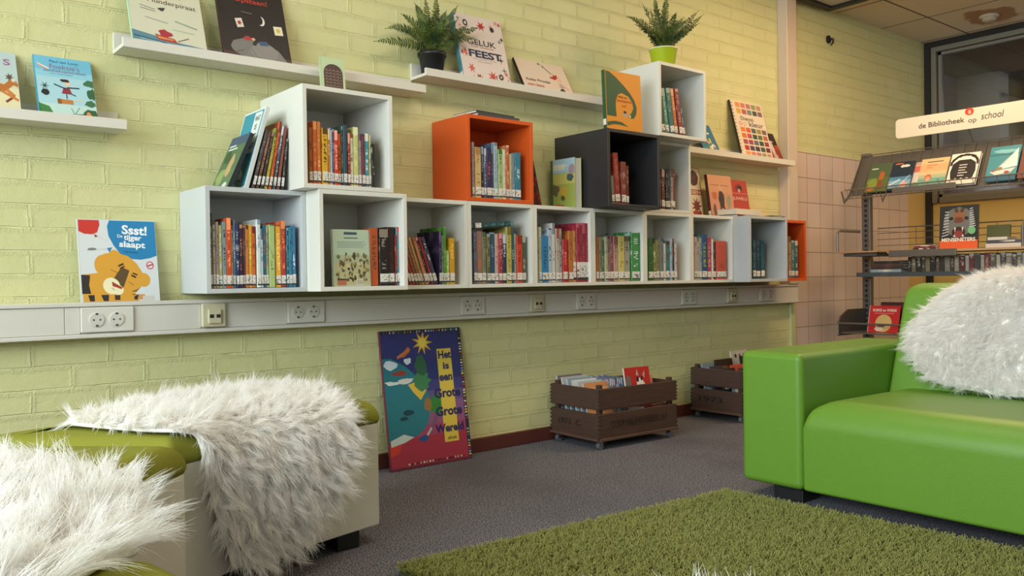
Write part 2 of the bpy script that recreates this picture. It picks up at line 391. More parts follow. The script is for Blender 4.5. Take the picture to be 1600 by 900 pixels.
# the room beyond the glass
struct(quadbox('ceiling_beyond', 5.66, 9.2, -6.6, 1.5, 2.5, 2.58, mat('8C7D70', 0.9)))
struct(quadbox('wall_beyond', 9.1, 9.2, -6.6, 1.5, 0, 2.5, mat('6E665C', 0.8)))
struct(quadbox('wall_beyond_left', 5.66, 9.2, 0.35, 0.45, 0, 2.5, mat('8E8890', 0.7)))
struct(quadbox('wall_beyond_pier', 6.95, 7.15, 0.0, 0.35, 0, 2.5, mat('A8A49E', 0.6)))
for k, (x, y) in enumerate(((7.3, -0.62), (7.3, -0.95))):
    t = empty('tube_light', (x, y, 2.12)); tag(t, ['fluorescent tube light behind the glass, nearer the corner', 'fluorescent tube light behind the glass, further from the corner'][k], 'light', 'tube lights in the room behind the glass')
    MB().box(-0.75, 0.75, -0.03, 0.03, 0.02, 0.07).build('housing', mat('C8C8C8', 0.4), t, 0.004)
    MB().tube([(-0.72, 0, 0), (0.72, 0, 0)], 0.016, 10).build('tube', m_emit('EAF4FF', 6), t)
pc = MB().box(-0.20, 0.20, -0.01, 0.01, -0.13, 0.13).build('poster', mat('9C5A68', 0.6), None, loc=(6.15, 0.335, 1.36))
tag(pc, 'dull pink poster on the wall behind the window glass', 'poster')

# post at the end of the brick wall, baseboard
struct(MB().box(3.61, 3.713, -0.068, 0.0, 0.705, 2.5).build('trim_2', mat('C9B7A4', 0.35), None, 0.004))
struct(MB().box(3.70, 3.752, -0.018, 0.0, 0.0, 0.592).build('trim_3', mat('C2C58E', 0.5), None, 0.003))
struct(MB().box(-3.5, 3.70, -0.016, 0.0, 0.0, 0.062).build('baseboard_back', mat('5A2E26', 0.4), None, 0.003))

# cable trunk along the wall
TR = mat('D2CEC4', 0.38, 'trunking_plastic')
tk = empty('cable_trunk', (0, 0, 0.59)); tag(tk, 'long cream cable trunk running along the wall below the cube shelves', 'cable trunk')
MB().box(-3.4, 3.722, -0.050, 0.0, 0.004, 0.112).build('housing', TR, tk, 0.002)
MB().box(-3.4, 3.722, -0.061, -0.0485, 0.100, 0.1135).box(-3.4, 3.722, -0.061, -0.0485, 0.0, 0.0135).build('rail', TR, tk, 0.003, seg=3)
xs = [-3.4, -0.375, -0.330, -0.172, 0.048, 0.130, 0.362, 0.510, 1.145, 1.272, 1.530, 1.612, 1.825, 1.95, 2.60, 2.72, 2.993, 3.078, 3.31, 3.445, 3.722]
for i in range(0, len(xs)-1, 1):
    if (round(xs[i], 3), round(xs[i+1], 3)) in ((-0.33, -0.172), (0.048, 0.13), (0.362, 0.51), (1.145, 1.272), (1.53, 1.612), (1.825, 1.95), (2.6, 2.72), (2.993, 3.078), (3.31, 3.445)): continue
    MB().box(xs[i]+0.0008, xs[i+1]-0.0008, -0.056, -0.049, 0.0145, 0.099).build('cover_plate', TR, tk, 0.001)
def socket(x0, x1, cs, lab):
    t = empty('wall_socket', ((x0+x1)/2, -0.056, 0.648)); tag(t, lab, 'socket', 'double sockets in the cable trunk')
    w = (x1-x0)/2; m = mat('D4D0C6', 0.35, 'socket_plastic')
    MB().box(-w, w, -0.008, 0.006, -0.040, 0.040).build('face_plate', m, t, 0.003)
    for c in cs:
        cx = c-(x0+x1)/2; r = 0.0205; n = 24; b = MB()
        # ring, recess wall and floor
        b.prism(ell(cx, 0, r+0.003, r+0.003, n), -0.0105, -0.0075, axis='y')
        ring = b.build('socket_ring', m, t, 0.001)
        b = MB(); b.prism(ell(cx, 0, r, r, n), -0.0112, -0.0104, axis='y'); s = b.build('socket_cup', mat('CBC8BE', 0.4), t)
        b = MB()
        for dx in (-0.0095, 0.0095): b.prism(ell(cx+dx, 0, 0.003, 0.003, 10), -0.0118, -0.0111, axis='y')
        for dz in (-0.0185, 0.0185): b.box(cx-0.004, cx+0.004, -0.0118, -0.0111, dz-0.003, dz+0.003)
        b.build('contact', mat('4A4640', 0.4), t)
def jack(x0, x1, lab):
    t = empty('network_socket', ((x0+x1)/2, -0.056, 0.648)); tag(t, lab, 'socket', 'yellowed network sockets in the cable trunk')
    w = (x1-x0)/2; m = mat('C8C0A2', 0.4, 'yellowed_plastic')
    MB().box(-w, w, -0.014, 0.006, -0.040, 0.042).build('face_plate', m, t, 0.004)
    MB().box(-w*0.55, w*0.55, -0.022, -0.013, -0.028, 0.022).build('port_block', m, t, 0.003)
    b = MB()
    for dx in (-w*0.28, w*0.28): b.box(dx-0.007, dx+0.007, -0.0228, -0.0215, -0.008, 0.004)
    b.build('port', mat('28241E', 0.5), t)
socket(-0.330, -0.172, (-0.284, -0.225), 'white double socket in the trunk below the tiger picture book')
jack(0.048, 0.130, 'yellowed network socket below the light grey cube, first of three along the trunk')
socket(0.362, 0.510, (0.401, 0.463), 'double socket in the trunk below the deep white cube, right of the first network socket')
socket(1.145, 1.272, (1.175, 1.229), 'double socket in the trunk above the right corner of the leaning atlas')
jack(1.530, 1.612, 'yellowed network socket in the middle of the trunk, above the nearer crate')
socket(1.825, 1.950, (1.854, 1.914), 'double socket in the trunk just right of the middle network socket')
socket(2.600, 2.720, (2.63, 2.683), 'double socket in the trunk just left of the last network socket')
jack(2.993, 3.078, 'yellowed network socket nearest the end of the trunk, below the last grey cube')
socket(3.310, 3.445, (3.34, 3.411), 'double socket in the trunk closest to the tiled wall')

# black fitting on the wall, ceiling detector, dark channel in the ceiling
t = empty('wall_hook', (4.186, 0.0, 2.303)); tag(t, 'small black metal wall fitting high on the yellow brick', 'hook')
MB().prism(ell(0, 0, 0.022, 0.026, 16), -0.014, 0.0, axis='y').build('plate', BLK, t, 0.002)
MB().tube([(0, -0.012, 0), (0.004, -0.035, -0.004), (0.006, -0.036, -0.025), (0.004, -0.020, -0.042)], [0.009, 0.009, 0.007, 0.004], 8).build('hook', BLK, t)
t = empty('smoke_detector', (5.20, -0.60, 2.5)); tag(t, 'round cream detector on the stained ceiling tile', 'smoke detector')
MB().lathe([(0.0, 0.0), (0.062, 0.0), (0.062, -0.010), (0.050, -0.020), (0.048, -0.020)], 32).build('base', mat('C8BBA4', 0.4), t, smooth=True)
MB().lathe([(0.047, -0.019), (0.042, -0.036), (0.028, -0.042), (0.0, -0.043)], 32).build('dome', mat('BDB09A', 0.4), t, smooth=True)
t = empty('ceiling_tile_edge', (3.95, -0.62, 2.5)); tag(t, 'lowered ceiling tile in a black channel beside the brick wall', 'light')  # hanging tile edge and dark gap, made up as a framed panel; no lamp
b = MB(); b.box(0.13, 0.18, -0.6, 0.58, -0.035, -0.001); b.box(-0.45, -0.40, -0.6, 0.58, -0.035, -0.001); b.box(-0.40, 0.13, 0.53, 0.58, -0.035, -0.001); b.box(-0.40, 0.13, -0.6, -0.55, -0.035, -0.001)
b.build('frame', BLK, t)
MB().box(-0.40, 0.13, -0.55, 0.53, -0.020, -0.001).build('tile_panel', mat('C9BFB2', 0.5), t)

# ------------------------------------------------------------------ cube shelves and picture ledges
def cube(x, z, d, h, lab, dark=None, inner=None):
    t = empty('wall_cube', (x, 0, z)); tag(t, lab, 'cube shelf', 'cube shelves on the brick wall')
    m = mat(h, 0.42, 'cube_lacquer'); S = 0.3495; T = 0.016; b = MB()
    o = [(0.0005, 0.0005), (S, 0.0005), (S, S), (0.0005, S)]; i = [(T, T), (S-T, T), (S-T, S-T), (T, S-T)]
    # four mitred boards, each its own part
    for k, nm in enumerate(('bottom_panel', 'side_panel', 'top_panel', 'side_panel')):
        j = (k+1) % 4; g = MB(); g.prism([o[k], o[j], i[j], i[k]], -d, -0.001, axis='y'); g.build(nm, m, t, 0.0012)
    MB().box(T-0.002, S-T+0.002, -0.010, -0.002, T-0.002, S-T+0.002).build('back_panel', m, t)
    return t
Z0 = 0.725
WH, LG, OR, DK = 'D9D8CE', 'BFC3C3', 'D2561E', '2B2A2C'
cube(0.00, Z0, 0.25, LG, 'light grey cube at the left end of the long row')
cube(0.35, Z0, 0.35, WH, 'deep white cube standing proud between the light grey cube and the row')
names = ['white cube holding the books that lean left', 'white cube directly below the upper orange cube', 'white cube under the farm picture book, with crimson books inside',
         'white cube below the front of the black cube', 'white cube with green and blue books and an empty right side', 'white cube just left of the deep grey cube at the far end']
for i in range(6): cube(1.05-0.35+0.35*i, Z0, 0.25, WH, names[i])
cube(2.80, Z0, 0.35, 'B4B8B8', 'deep pale grey cube near the far end of the row')
cube(3.15, Z0, 0.25, OR, 'orange cube at the far right end of the row')
cube(0.295, Z0+0.35, 0.35, WH, 'white cube stacked on top of the left end of the row')
cube(1.05, Z0+0.35, 0.25, OR, 'orange cube stacked on the row, left of the black one')
cube(1.75, Z0+0.35, 0.35, DK, 'black cube stacked on the row')
cube(2.10, Z0+0.35, 0.25, WH, 'white cube squeezed right of the black cube')
cube(2.10, Z0+0.70, 0.35, WH, 'topmost white cube, with the green-potted fern on it')
def ledge(x0, x1, z, lab):
    t = empty('picture_ledge', (x0, 0, z)); tag(t, lab, 'shelf', 'white picture ledges on the brick wall'); w = x1-x0; m = mat('D6D2C6', 0.4, 'ledge_lacquer')
    MB().box(0, w, -0.012, -0.0005, 0, 0.070).build('back_board', m, t, 0.001)
    MB().box(0, w, -0.108, -0.012, 0, 0.012).build('shelf_board', m, t, 0.001)
    MB().box(0, w, -0.120, -0.108, 0, 0.031).build('front_lip', m, t, 0.001)
ledge(-1.347, -0.197, 1.253, 'low white picture ledge with the horse and fox books, cut by the frame')
ledge(-0.205, 0.945, 1.517, 'white picture ledge carrying the pirate book and the elephant book')
ledge(0.946, 2.096, 1.588, 'white picture ledge with the black-potted fern')
ledge(2.455, 3.600, 1.418, 'white picture ledge between the topmost cube and the post')

# ------------------------------------------------------------------ green sofa
LE = m_leather('64902C')
sofa = empty('sofa', (1.5, -2.02, 0)); tag(sofa, 'lime green leatherette sofa with square arms standing behind the rug', 'sofa')
for y0, y1 in ((-1.448, -1.214), (-2.83, -2.596)):
    MB().box(0, 0.84, y0+2.02, y1+2.02, 0.052, 0.500).build('armrest', LE, sofa, 0.022, smooth=True, seg=4)
def weighted(name, corners, mtl, parent, width, heavy, light=0.15, seg=8):
    me = bpy.data.meshes.new(name); f = [(0, 2, 3, 1), (4, 5, 7, 6), (0, 1, 5, 4), (2, 6, 7, 3), (0, 4, 6, 2), (1, 3, 7, 5)]
    me.from_pydata(corners, [], f); me.update(); me.materials.append(mtl)
    at = me.attributes.new('bevel_weight_edge', 'FLOAT', 'EDGE')
    for e in me.edges:
        k = tuple(sorted(e.vertices)); at.data[e.index].value = 1.0 if k in heavy else light
    me.polygons.foreach_set('use_smooth', [True]*6)
    o = bpy.data.objects.new(name, me); COL.objects.link(o); o.parent = parent
    md = o.modifiers.new('soft_edges', 'BEVEL'); md.limit_method = 'WEIGHT'; md.width = width; md.segments = seg; md.harden_normals = True
    return o
# corner index = x + 2*y + 4*z
ya, yb = -2.594+2.02, -1.450+2.02
weighted('seat', [(0, ya, .055), (.62, ya, .055), (0, yb, .055), (.62, yb, .055), (-.004, ya, .352), (.62, ya, .345), (-.004, yb, .352), (.62, yb, .345)], LE, sofa, 0.095, {(4, 6), (6, 7), (4, 5)}, 0.12)
weighted('backrest', [(.54, ya, .25), (.80, ya, .06), (.54, yb, .25), (.80, yb, .06), (.715, ya, .722), (.86, ya, .722), (.715, yb, .722), (.86, yb, .722)], LE, sofa, 0.05, {(4, 6), (5, 7), (6, 7), (4, 5)}, 0.3)
for x in (0.05, 0.70):
    for y in (0.60, -0.70): MB().box(x, x+0.09, y, y+0.11, 0, 0.055).build('leg', mat('17171A', 0.5), sofa, 0.003)

# ------------------------------------------------------------------ pouffes with white shells and green cushions
FELT = m_felt('7E802A'); SHELL = mat('D2CEC2', 0.3, 'white_shell')
def offset_poly(P, rr, k=6):
    # polygon with rounded corners; P: [(x, y, r)]
    out = []; n = len(P)
    for i in range(n):
        a, p, c = Vector(P[i-1][:2]), Vector(P[i][:2]), Vector(P[(i+1) % n][:2]); r = P[i][2]+rr
        d1, d2 = (a-p), (c-p); l1, l2 = d1.length, d2.length; d1.normalize(); d2.normalize()
        h = math.acos(max(-1, min(1, d1.dot(d2))))/2; t = min(r/math.tan(h), l1*0.49, l2*0.49)
        for j in range(k+1):
            s = j/k; q = (p+d1*t)*(1-s)**2 + p*2*s*(1-s) + (p+d2*t)*s*s; out.append((q.x, q.y))
    return out
def inset(P, d):
    n = len(P); out = []
    for i in range(n):
        a, p, c = Vector(P[i-1]), Vector(P[i]), Vector(P[(i+1) % n]); t = (c-a); 
        if t.length < 1e-6: out.append(tuple(p)); continue
        t.normalize(); nn = Vector((-t.y, t.x)); out.append((p.x+nn.x*d, p.y+nn.y*d))
    return out
def pouffe(P, lab, zt=0.346, zc=0.412, r=0.05):
    cx = sum(p[0] for p in P)/len(P); cy = sum(p[1] for p in P)/len(P)
    t = empty('pouffe', (cx, cy, 0)); tag(t, lab, 'pouffe', 'pouffes with white shells and green cushions')
    Q = offset_poly([(x-cx, y-cy, rr) for x, y, rr in P], 0.0)
    MB().prism(Q, 0.05, zt).build('shell', SHELL, t, 0.004, smooth=True)
    P0_ = [(x-cx, y-cy, rr) for x, y, rr in P]
    def ring(d):
        n = len(P0_); out = []
        for i in range(n):
            a, p, c = Vector(P0_[i-1][:2]), Vector(P0_[i][:2]), Vector(P0_[(i+1) % n][:2]); e1 = (p-a).normalized(); e2 = (c-p).normalized()
            n1, n2 = Vector((-e1.y, e1.x)), Vector((-e2.y, e2.x)); m_ = (n1+n2); m_ = m_/max(0.35, m_.dot(n1)); out.append((p.x+m_.x*d, p.y+m_.y*d, max(P0_[i][2]-abs(d)*0.3, 0.008)))
        return offset_poly(out, 0.0)
    area2 = sum(P0_[i-1][0]*P0_[i][1]-P0_[i][0]*P0_[i-1][1] for i in range(len(P0_))); sgn = 1 if area2 > 0 else -1
    prof = [(0.0, zt+0.001), (-0.004, zt+0.012)] + [(r*(1-math.cos(a))-0.004, zt+0.012+(zc-zt-0.012)*math.sin(a)) for a in [math.pi/2*k/6 for k in range(1, 7)]] + [(0.12, zc+0.004)]
    b = MB(); n = len(Q); base = 0
    for d, z in prof:
        b.v += [(x, y, z) for x, y in ring(d*sgn)]
    for k in range(len(prof)-1):
        for i in range(n):
            j = (i+1) % n; b.f.append((k*n+i, k*n+j, (k+1)*n+j, (k+1)*n+i)); b.mi.append(0)
    b.f.append(tuple(range((len(prof)-1)*n, len(prof)*n))); b.mi.append(0); b.f.append(tuple(reversed(range(n)))); b.mi.append(0)
    b.build('cushion', FELT, t, smooth=True)
    for i in range(0, len(P)):
        q = Vector((P[i][0]-cx, P[i][1]-cy)); q = q*(1-0.11/q.length*1.0); MB().box(q.x-0.035, q.x+0.035, q.y-0.035, q.y+0.035, 0, 0.052).build('foot', mat('141416', 0.5), t, 0.003)
    return t
pouffe([(0.287, -0.830, 0.008), (0.315, -0.34, 0.03), (-0.16, -0.40, 0.03), (-0.47, -0.595, 0.03), (-0.745, -0.665, 0.03), (-0.645, -0.765, 0.02), (-0.362, -1.037, 0.02), (-0.19, -0.935, 0.09)],
       'pouffe standing nearest the wall under the draped white fur')
def rect(p, u, L, v, D, r): 
    return [(p[0], p[1], r), (p[0]+v[0]*D, p[1]+v[1]*D, r), (p[0]+v[0]*D+u[0]*L, p[1]+v[1]*D+u[1]*L, r), (p[0]+u[0]*L, p[1]+u[1]*L, r)]
pouffe([(-0.352, -1.100, 0.012), (-0.352-0.72*1.15, -1.100+0.69*1.15, 0.02), (-0.352-0.72*1.15-0.69*0.62, -1.10+0.69*1.15-0.72*0.62, 0.02), (-0.352-0.69*0.62, -1.10-0.72*0.62, 0.012)],
       'middle pouffe with its green cushion end showing between two furs')
pouffe([(-0.625, -1.80, 0.06), (-1.25, -1.60, 0.05), (-1.40, -2.05, 0.05), (-0.56, -2.25, 0.05)], 'nearest pouffe, only a green cushion edge showing at the bottom', zc=0.405)
pouffe([(-0.375, -2.275, 0.03), (-0.62, -2.595, 0.03), (0.05, -3.10, 0.03), (0.30, -2.79, 0.03)], 'pouffe just below the bottom edge, under the fur tips over the rug', zc=0.405)

# ------------------------------------------------------------------ furs and the rug
RNG = np.random.default_rng(7)
HM = m_hair('white_fleece', 'FEFDFC', 'FAF8F5', rough=0.5, trans=0.5)
def surface(rows, nu=60, nv=28, bulge=0.02):
    # rows: list of (left, right) or longer lists of points; smoothed into a grid
    R = []
    for row in rows:
        row = np.array(row, float); t = np.linspace(0, 1, len(row)); tt = np.linspace(0, 1, nv)
        R.append(np.stack([np.interp(tt, t, row[:, k]) for k in range(3)], 1))
    R = np.array(R); t = np.linspace(0, 1, len(R)); tt = np.linspace(0, 1, nu); G = np.empty((nu, nv, 3))
    for j in range(nv):
        for k in range(3): G[:, j, k] = np.interp(tt, t, R[:, j, k])
    for _ in range(5): G[1:-1] = 0.25*G[:-2]+0.5*G[1:-1]+0.25*G[2:]
    return G
def normals(G):
    du = np.gradient(G, axis=0); dv = np.gradient(G, axis=1); n = np.cross(du, dv); return n/np.maximum(np.linalg.norm(n, axis=2, keepdims=True), 1e-9), du, dv
def fur(name, rows, lab, N=42000, L=0.045, flip=False, comb=(0, 0, 0), flow=0.6, lift=0.55, grav=0.5, clumps=2600, edge=0.8, thick=0.008, seed=3, r0=0.0007, group='white fur throws', bulge=0.0):
    rg = np.random.default_rng(seed); G = surface(rows); n, du, dv = normals(G)
    if flip: n = -n
    nu, nv = G.shape[:2]
    prof = np.sin(np.linspace(0, np.pi, nv))[None, :, None]
    G = G + n*(bulge*prof+thick)
    o = empty(name, tuple(G.reshape(-1, 3).mean(0).tolist())); tag(o, lab, 'fur', group); org = np.array(o.location)
    b = MB(); P = (G-org).reshape(-1, 3); Pb = (G-n*thick*0.9-org).reshape(-1, 3)
    b.v = [tuple(p) for p in P.tolist()] + [tuple(p) for p in Pb.tolist()]; k = nu*nv
    for i in range(nu-1):
        for j in range(nv-1):
            q = (i*nv+j, i*nv+j+1, (i+1)*nv+j+1, (i+1)*nv+j); b.f.append(q); b.f.append(tuple(k+c for c in reversed(q))); b.mi += [0, 0]
    bd = [(i*nv, (i+1)*nv) for i in range(nu-1)] + [((i+1)*nv+nv-1, i*nv+nv-1) for i in range(nu-1)] + [(j+1, j) for j in range(nv-1)] + [((nu-1)*nv+j, (nu-1)*nv+j+1) for j in range(nv-1)]
    for a, c in bd: b.f.append((a, c, k+c, k+a)); b.mi.append(0)
    b.build('hide', mat('F2EEE6', 0.9), o, smooth=True)
    a = np.linalg.norm(np.cross(du, dv), axis=2)[:-1, :-1]; a = (a/a.sum()).ravel(); ci = rg.choice(len(a), N, p=a); iu, iv = np.divmod(ci, nv-1)
    fu, fv = rg.random(N), rg.random(N)
    def samp(A): 
        fu_, fv_ = fu[:, None], fv[:, None]
        return A[iu, iv]*(1-fu_)*(1-fv_)+A[iu+1, iv]*fu_*(1-fv_)+A[iu, iv+1]*(1-fu_)*fv_+A[iu+1, iv+1]*fu_*fv_
    root = samp(G)-org; nn = samp(n); dU = samp(du); dU /= np.linalg.norm(dU, axis=1, keepdims=True)+1e-9; dV = samp(dv); dV /= np.linalg.norm(dV, axis=1, keepdims=True)+1e-9
    vv = (iv+fv)/(nv-1)*2-1; uu = (iu+fu)/(nu-1)
    ed = np.sign(vv)*np.clip((np.abs(vv)-0.55)/0.45, 0, 1)**1.5*edge
    # slowly varying swirl
    ph = np.sin(root[:, 0]*31+root[:, 1]*17)+np.sin(root[:, 2]*29-root[:, 0]*13+1.7)
    D = nn*lift + dU*(flow)[..., None] if isinstance(flow, np.ndarray) else nn*lift + dU*flow
    D = D + dV*(ed+0.35*ph*0.5)[:, None] + dU*(np.clip((0.06-uu)/0.06, 0, 1)*-edge*1.6)[:, None] + np.array(comb)
    # clumps
    c = rg.integers(0, N, clumps); best = np.full(N, 1e9); bi = np.zeros(N, int)
    for s in range(0, clumps, 100):
        d = ((root[:, None, :]-root[c[s:s+100]][None])**2).sum(2); m_ = d.argmin(1); dm = d[np.arange(N), m_]; u_ = dm < best; best[u_] = dm[u_]; bi[u_] = m_[u_]+s
    cd = D[c]+rg.normal(0, 0.38, (clumps, 3)); cr = root[c]
    D = 0.35*D+0.65*cd[bi]+rg.normal(0, 0.07, (N, 3)); D /= np.linalg.norm(D, axis=1, keepdims=True)
    Ls = L*(0.55+0.6*rg.random(N))*(0.8+0.4*rg.random(clumps)[bi])
    K = 6; t = np.linspace(0, 1, K)[None, :, None]; Ls3 = Ls[:, None, None]
    pull = (cr[bi]-root)*0.75
    P = root[:, None, :] + D[:, None, :]*Ls3*t + np.array([0, 0, -1.0])*grav*Ls3*t**2*0.6 + pull[:, None, :]*t**1.5 + (rg.normal(0, 0.10, (N, 1, 3)) + rg.normal(0, 0.22, (clumps, 3))[bi][:, None, :])*Ls3*t**2
    h = hair('fleece', o, root, P, r0, 0.00008, HM)
    return o
fur('fur_throw', [[(-.512, -.755, .425), (-.50, -.735, .425)], [(-.445, -.86, .42), (-.40, -.62, .42)], [(-.385, -.97, .42), (-.25, -.50, .42)], [(-.345, -1.01, .42), (-.02, -.40, .42)], [(-.30, -1.01, .41), (-.05, -.7, .42), (.16, -.44, .425)],
   [(-.285, -1.00, .37), (-.03, -.88, .40), (.195, -.70, .43)], [(-.27, -.985, .30), (-.05, -.93, .345), (.185, -.870, .40)], [(-.25, -.98, .22), (-.03, -.925, .27), (.175, -.885, .31)],
   [(-.23, -.975, .16), (-.04, -.925, .19), (.14, -.895, .22)], [(-.215, -.97, .11), (-.06, -.925, .12), (.075, -.905, .14)], [(-.17, -.965, .06), (-.10, -.935, .055), (-.02, -.92, .075)]],
   'white fur draped over the pouffe nearest the wall, hanging down its front', N=46000, L=0.048, flip=False, flow=0.35, seed=3, bulge=0.006)
fur('fur_throw', [[(-1.25, -0.74, .42), (-.72, -1.215, .42), (-.56, -1.37, .415)], [(-1.30, -0.90, .42), (-.74, -1.30, .42), (-.548, -1.46, .405)], [(-1.35, -1.10, .42), (-.78, -1.45, .42), (-.572, -1.58, .385)],
   [(-1.38, -1.30, .42), (-.80, -1.60, .42), (-.60, -1.68, .38)], [(-1.38, -1.50, .42), (-.85, -1.72, .42), (-.64, -1.775, .39)], [(-1.35, -1.75, .42), (-.90, -1.84, .42), (-.705, -1.87, .415)], [(-1.30, -1.95, .42), (-.95, -1.96, .42), (-.785, -1.965, .415)]],
   'white fur in the left foreground across the middle and nearest pouffes', N=50000, L=0.06, flip=False, flow=-0.05, lift=0.75, edge=0.9, seed=5, r0=0.0007, bulge=0.012)
def bk(z, y): return (2.02+(z-.33)*.52-0.012, y, z)
fur('fur_throw', [[bk(.352, -2.35), bk(.352, -1.84)], [bk(.385, -2.42), bk(.375, -1.62)], [bk(.45, -2.45), bk(.46, -1.53)], [bk(.54, -2.45), bk(.54, -1.50)], [bk(.62, -2.45), bk(.62, -1.545)],
   [bk(.69, -2.45), bk(.685, -1.60)], [(2.225, -2.42, .735), (2.235, -1.68, .735)], [(2.33, -2.40, .745), (2.33, -1.75, .745)]],
   'white fur hung over the backrest of the green sofa', N=60000, L=0.038, flip=False, flow=-0.5, lift=0.5, edge=0.9, seed=9, grav=0.3, bulge=0.012, clumps=7000)
fur('fur_throw', [[(-.365, -2.375, .42), (.14, -2.86, .40)], [(-.40, -2.43, .42), (.12, -2.89, .41)], [(-.45, -2.55, .415), (.10, -2.98, .415)], [(-.55, -2.63, .41), (0, -3.05, .41)]],
   'white fur whose thin tips rise over the rug at the bottom edge', N=12000, L=0.040, flip=False, flow=-0.2, lift=0.9, seed=12, clumps=260)

# green shaggy rug
rug = empty('shaggy_rug', (0.85, -2.1, 0)); tag(rug, 'moss green shaggy rug on the grey carpet in front of the sofa', 'rug')
Rq = np.array([[0.185, -1.105, 0], [1.435, -1.205, 0], [1.54, -3.05, 0], [0.16, -3.0, 0]])
b = MB(); q = [(p[0]-0.85, p[1]+2.1) for p in Rq.tolist()]; b.prism(q[::-1], 0.001, 0.012); b.build('backing', mat('4E5A22', 0.95), rug)
def rug_pile(N=150000):
    rg = np.random.default_rng(21); u = rg.random(N); v = rg.random(N)**1.25
    A, B, C, D = Rq; root = (A*(1-u)[:, None]+B*u[:, None])*(1-v)[:, None]+(D*(1-u)[:, None]+C*u[:, None])*v[:, None]-np.array([0.85, -2.1, 0]); root[:, 2] = 0.010
    cl = 9000; cu_ = rg.random(cl); cv_ = rg.random(cl)**1.25
    # snap to a jittered cell grid for tufts
    g = 0.011; cell = np.floor(root[:, :2]/g).astype(int); hsh = (cell[:, 0]*73856093 ^ cell[:, 1]*19349663) % 100003
    tab = rg.normal(0, 1, (100003, 3)); td = tab[hsh]; cen = (cell+0.5)*g+td[:, :2]*0.002
    L = 0.021*(0.7+0.5*rg.random(N)); K = 5; t = np.linspace(0, 1, K)[None, :, None]
    d = np.stack([td[:, 0]*0.45, td[:, 1]*0.45, np.ones(N)], 1)+rg.normal(0, 0.15, (N, 3)); d /= np.linalg.norm(d, axis=1, keepdims=True)
    pull = np.zeros((N, 3)); pull[:, :2] = (cen-root[:, :2])*0.7
    # loose edge
    P = root[:, None, :]+d[:, None, :]*L[:, None, None]*t+pull[:, None, :]*t+rg.normal(0, 0.25, (N, 1, 3))*L[:, None, None]*t**2*np.array([1, 1, 0.3])
    P[:, :, 2] = np.maximum(P[:, :, 2], 0.006)
    m = m_hair('moss_green_pile', '5F6428', '787A38', tip='A2A25C', rough=0.8, cell=55, trans=0.15)
    o = hair('pile', rug, root, P, 0.0013, 0.0007, m); o['kind'] = 'stuff'
rug_pile()

# ------------------------------------------------------------------ wooden crates on casters
def crate(x, y, rz, lab, side, front):
    t = empty('wooden_crate', (x, y, 0), rz); tag(t, lab, 'crate', 'dark wooden crates on casters')
    L, D, T = 0.50, 0.33, 0.014
    for z0, z1 in ((0.045, 0.157), (0.174, 0.268)):
        for (a, b_, c, d) in ((0, L, 0, T), (0, L, D-T, D)): MB().box(a, b_, c, d, z0, z1).build('long_slat', WOOD, t, 0.003)
        for (a, b_, c, d) in ((0, T, T, D-T), (L-T, L, T, D-T)): MB().box(a-0.0012, b_+0.0012, c, d, z0+0.001, z1-0.001).build('short_slat', WOOD, t, 0.003)
        # finger joints at the corners
        n = 6
        for cx in (0, L):
            for cy in (0, D):
                g = MB()
                for k in range(n):
                    za = z0+(z1-z0)*(k+0.25)/n; zb = za+(z1-z0)/n*0.4; g.box(cx-0.0022, cx+0.0022, cy-0.0022 if cy else -0.0022, cy+0.0022, za, zb)
                g.build('finger_joint', mat('20140E', 0.8), t)
    for cx in (T, L-T-0.022):
        for cy in (T, D-T-0.022): MB().box(cx, cx+0.022, cy, cy+0.022, 0.045, 0.284).build('corner_post', WOOD, t, 0.002)
    MB().box(0.002, L-0.002, 0.002, D-0.002, 0.040, 0.052).build('bottom_board', WOOD, t)
    MB().box(0.0, L, -0.012, 0.0, 0.038, 0.050).box(-0.012, 0, 0, D, 0.038, 0.050).build('bottom_rail', m_wood('453028', '644A3C'), t, 0.002)
    for cx in (0.02, L-0.03):
        for cy in (0.02, D-0.03):
            c = empty('caster', (cx, cy, 0)); c.parent = t
            MB().lathe([(0.0, 0.039), (0.014, 0.039), (0.014, 0.034), (0.0, 0.034)], 14).box(-0.009, 0.009, -0.012, -0.010, 0.014, 0.035).box(-0.009, 0.009, 0.010, 0.012, 0.014, 0.035).build('fork', mat('A8A8AC', 0.25, metal=1.0), c)
            MB().tube([(0, -0.0095, 0.0148), (0, 0.0095, 0.0148)], 0.0145, 18).build('wheel', mat('6A6A6E', 0.3), c)
    ink = mat('1A110D', 0.8, 'stencil_ink')
    text(side, t, -0.0035, D*0.60, 0.105, 0.15, 0.026, ink, rz=-math.pi/2, name='stencil')
    if front: text(front, t, L*0.5, -0.0025, 0.108, 0.36, 0.030, ink, name='stencil')
    return t
CR1 = crate(1.672, -0.352, -0.04, 'dark wooden crate on casters, nearer one, beside the leaning atlas', '1973  C', 'COOP VEILINGVEREEN. A.F')
CR2 = crate(2.690, -0.372, 0.0, 'dark wooden crate on casters, partly hidden behind the sofa arm', '1973', None)

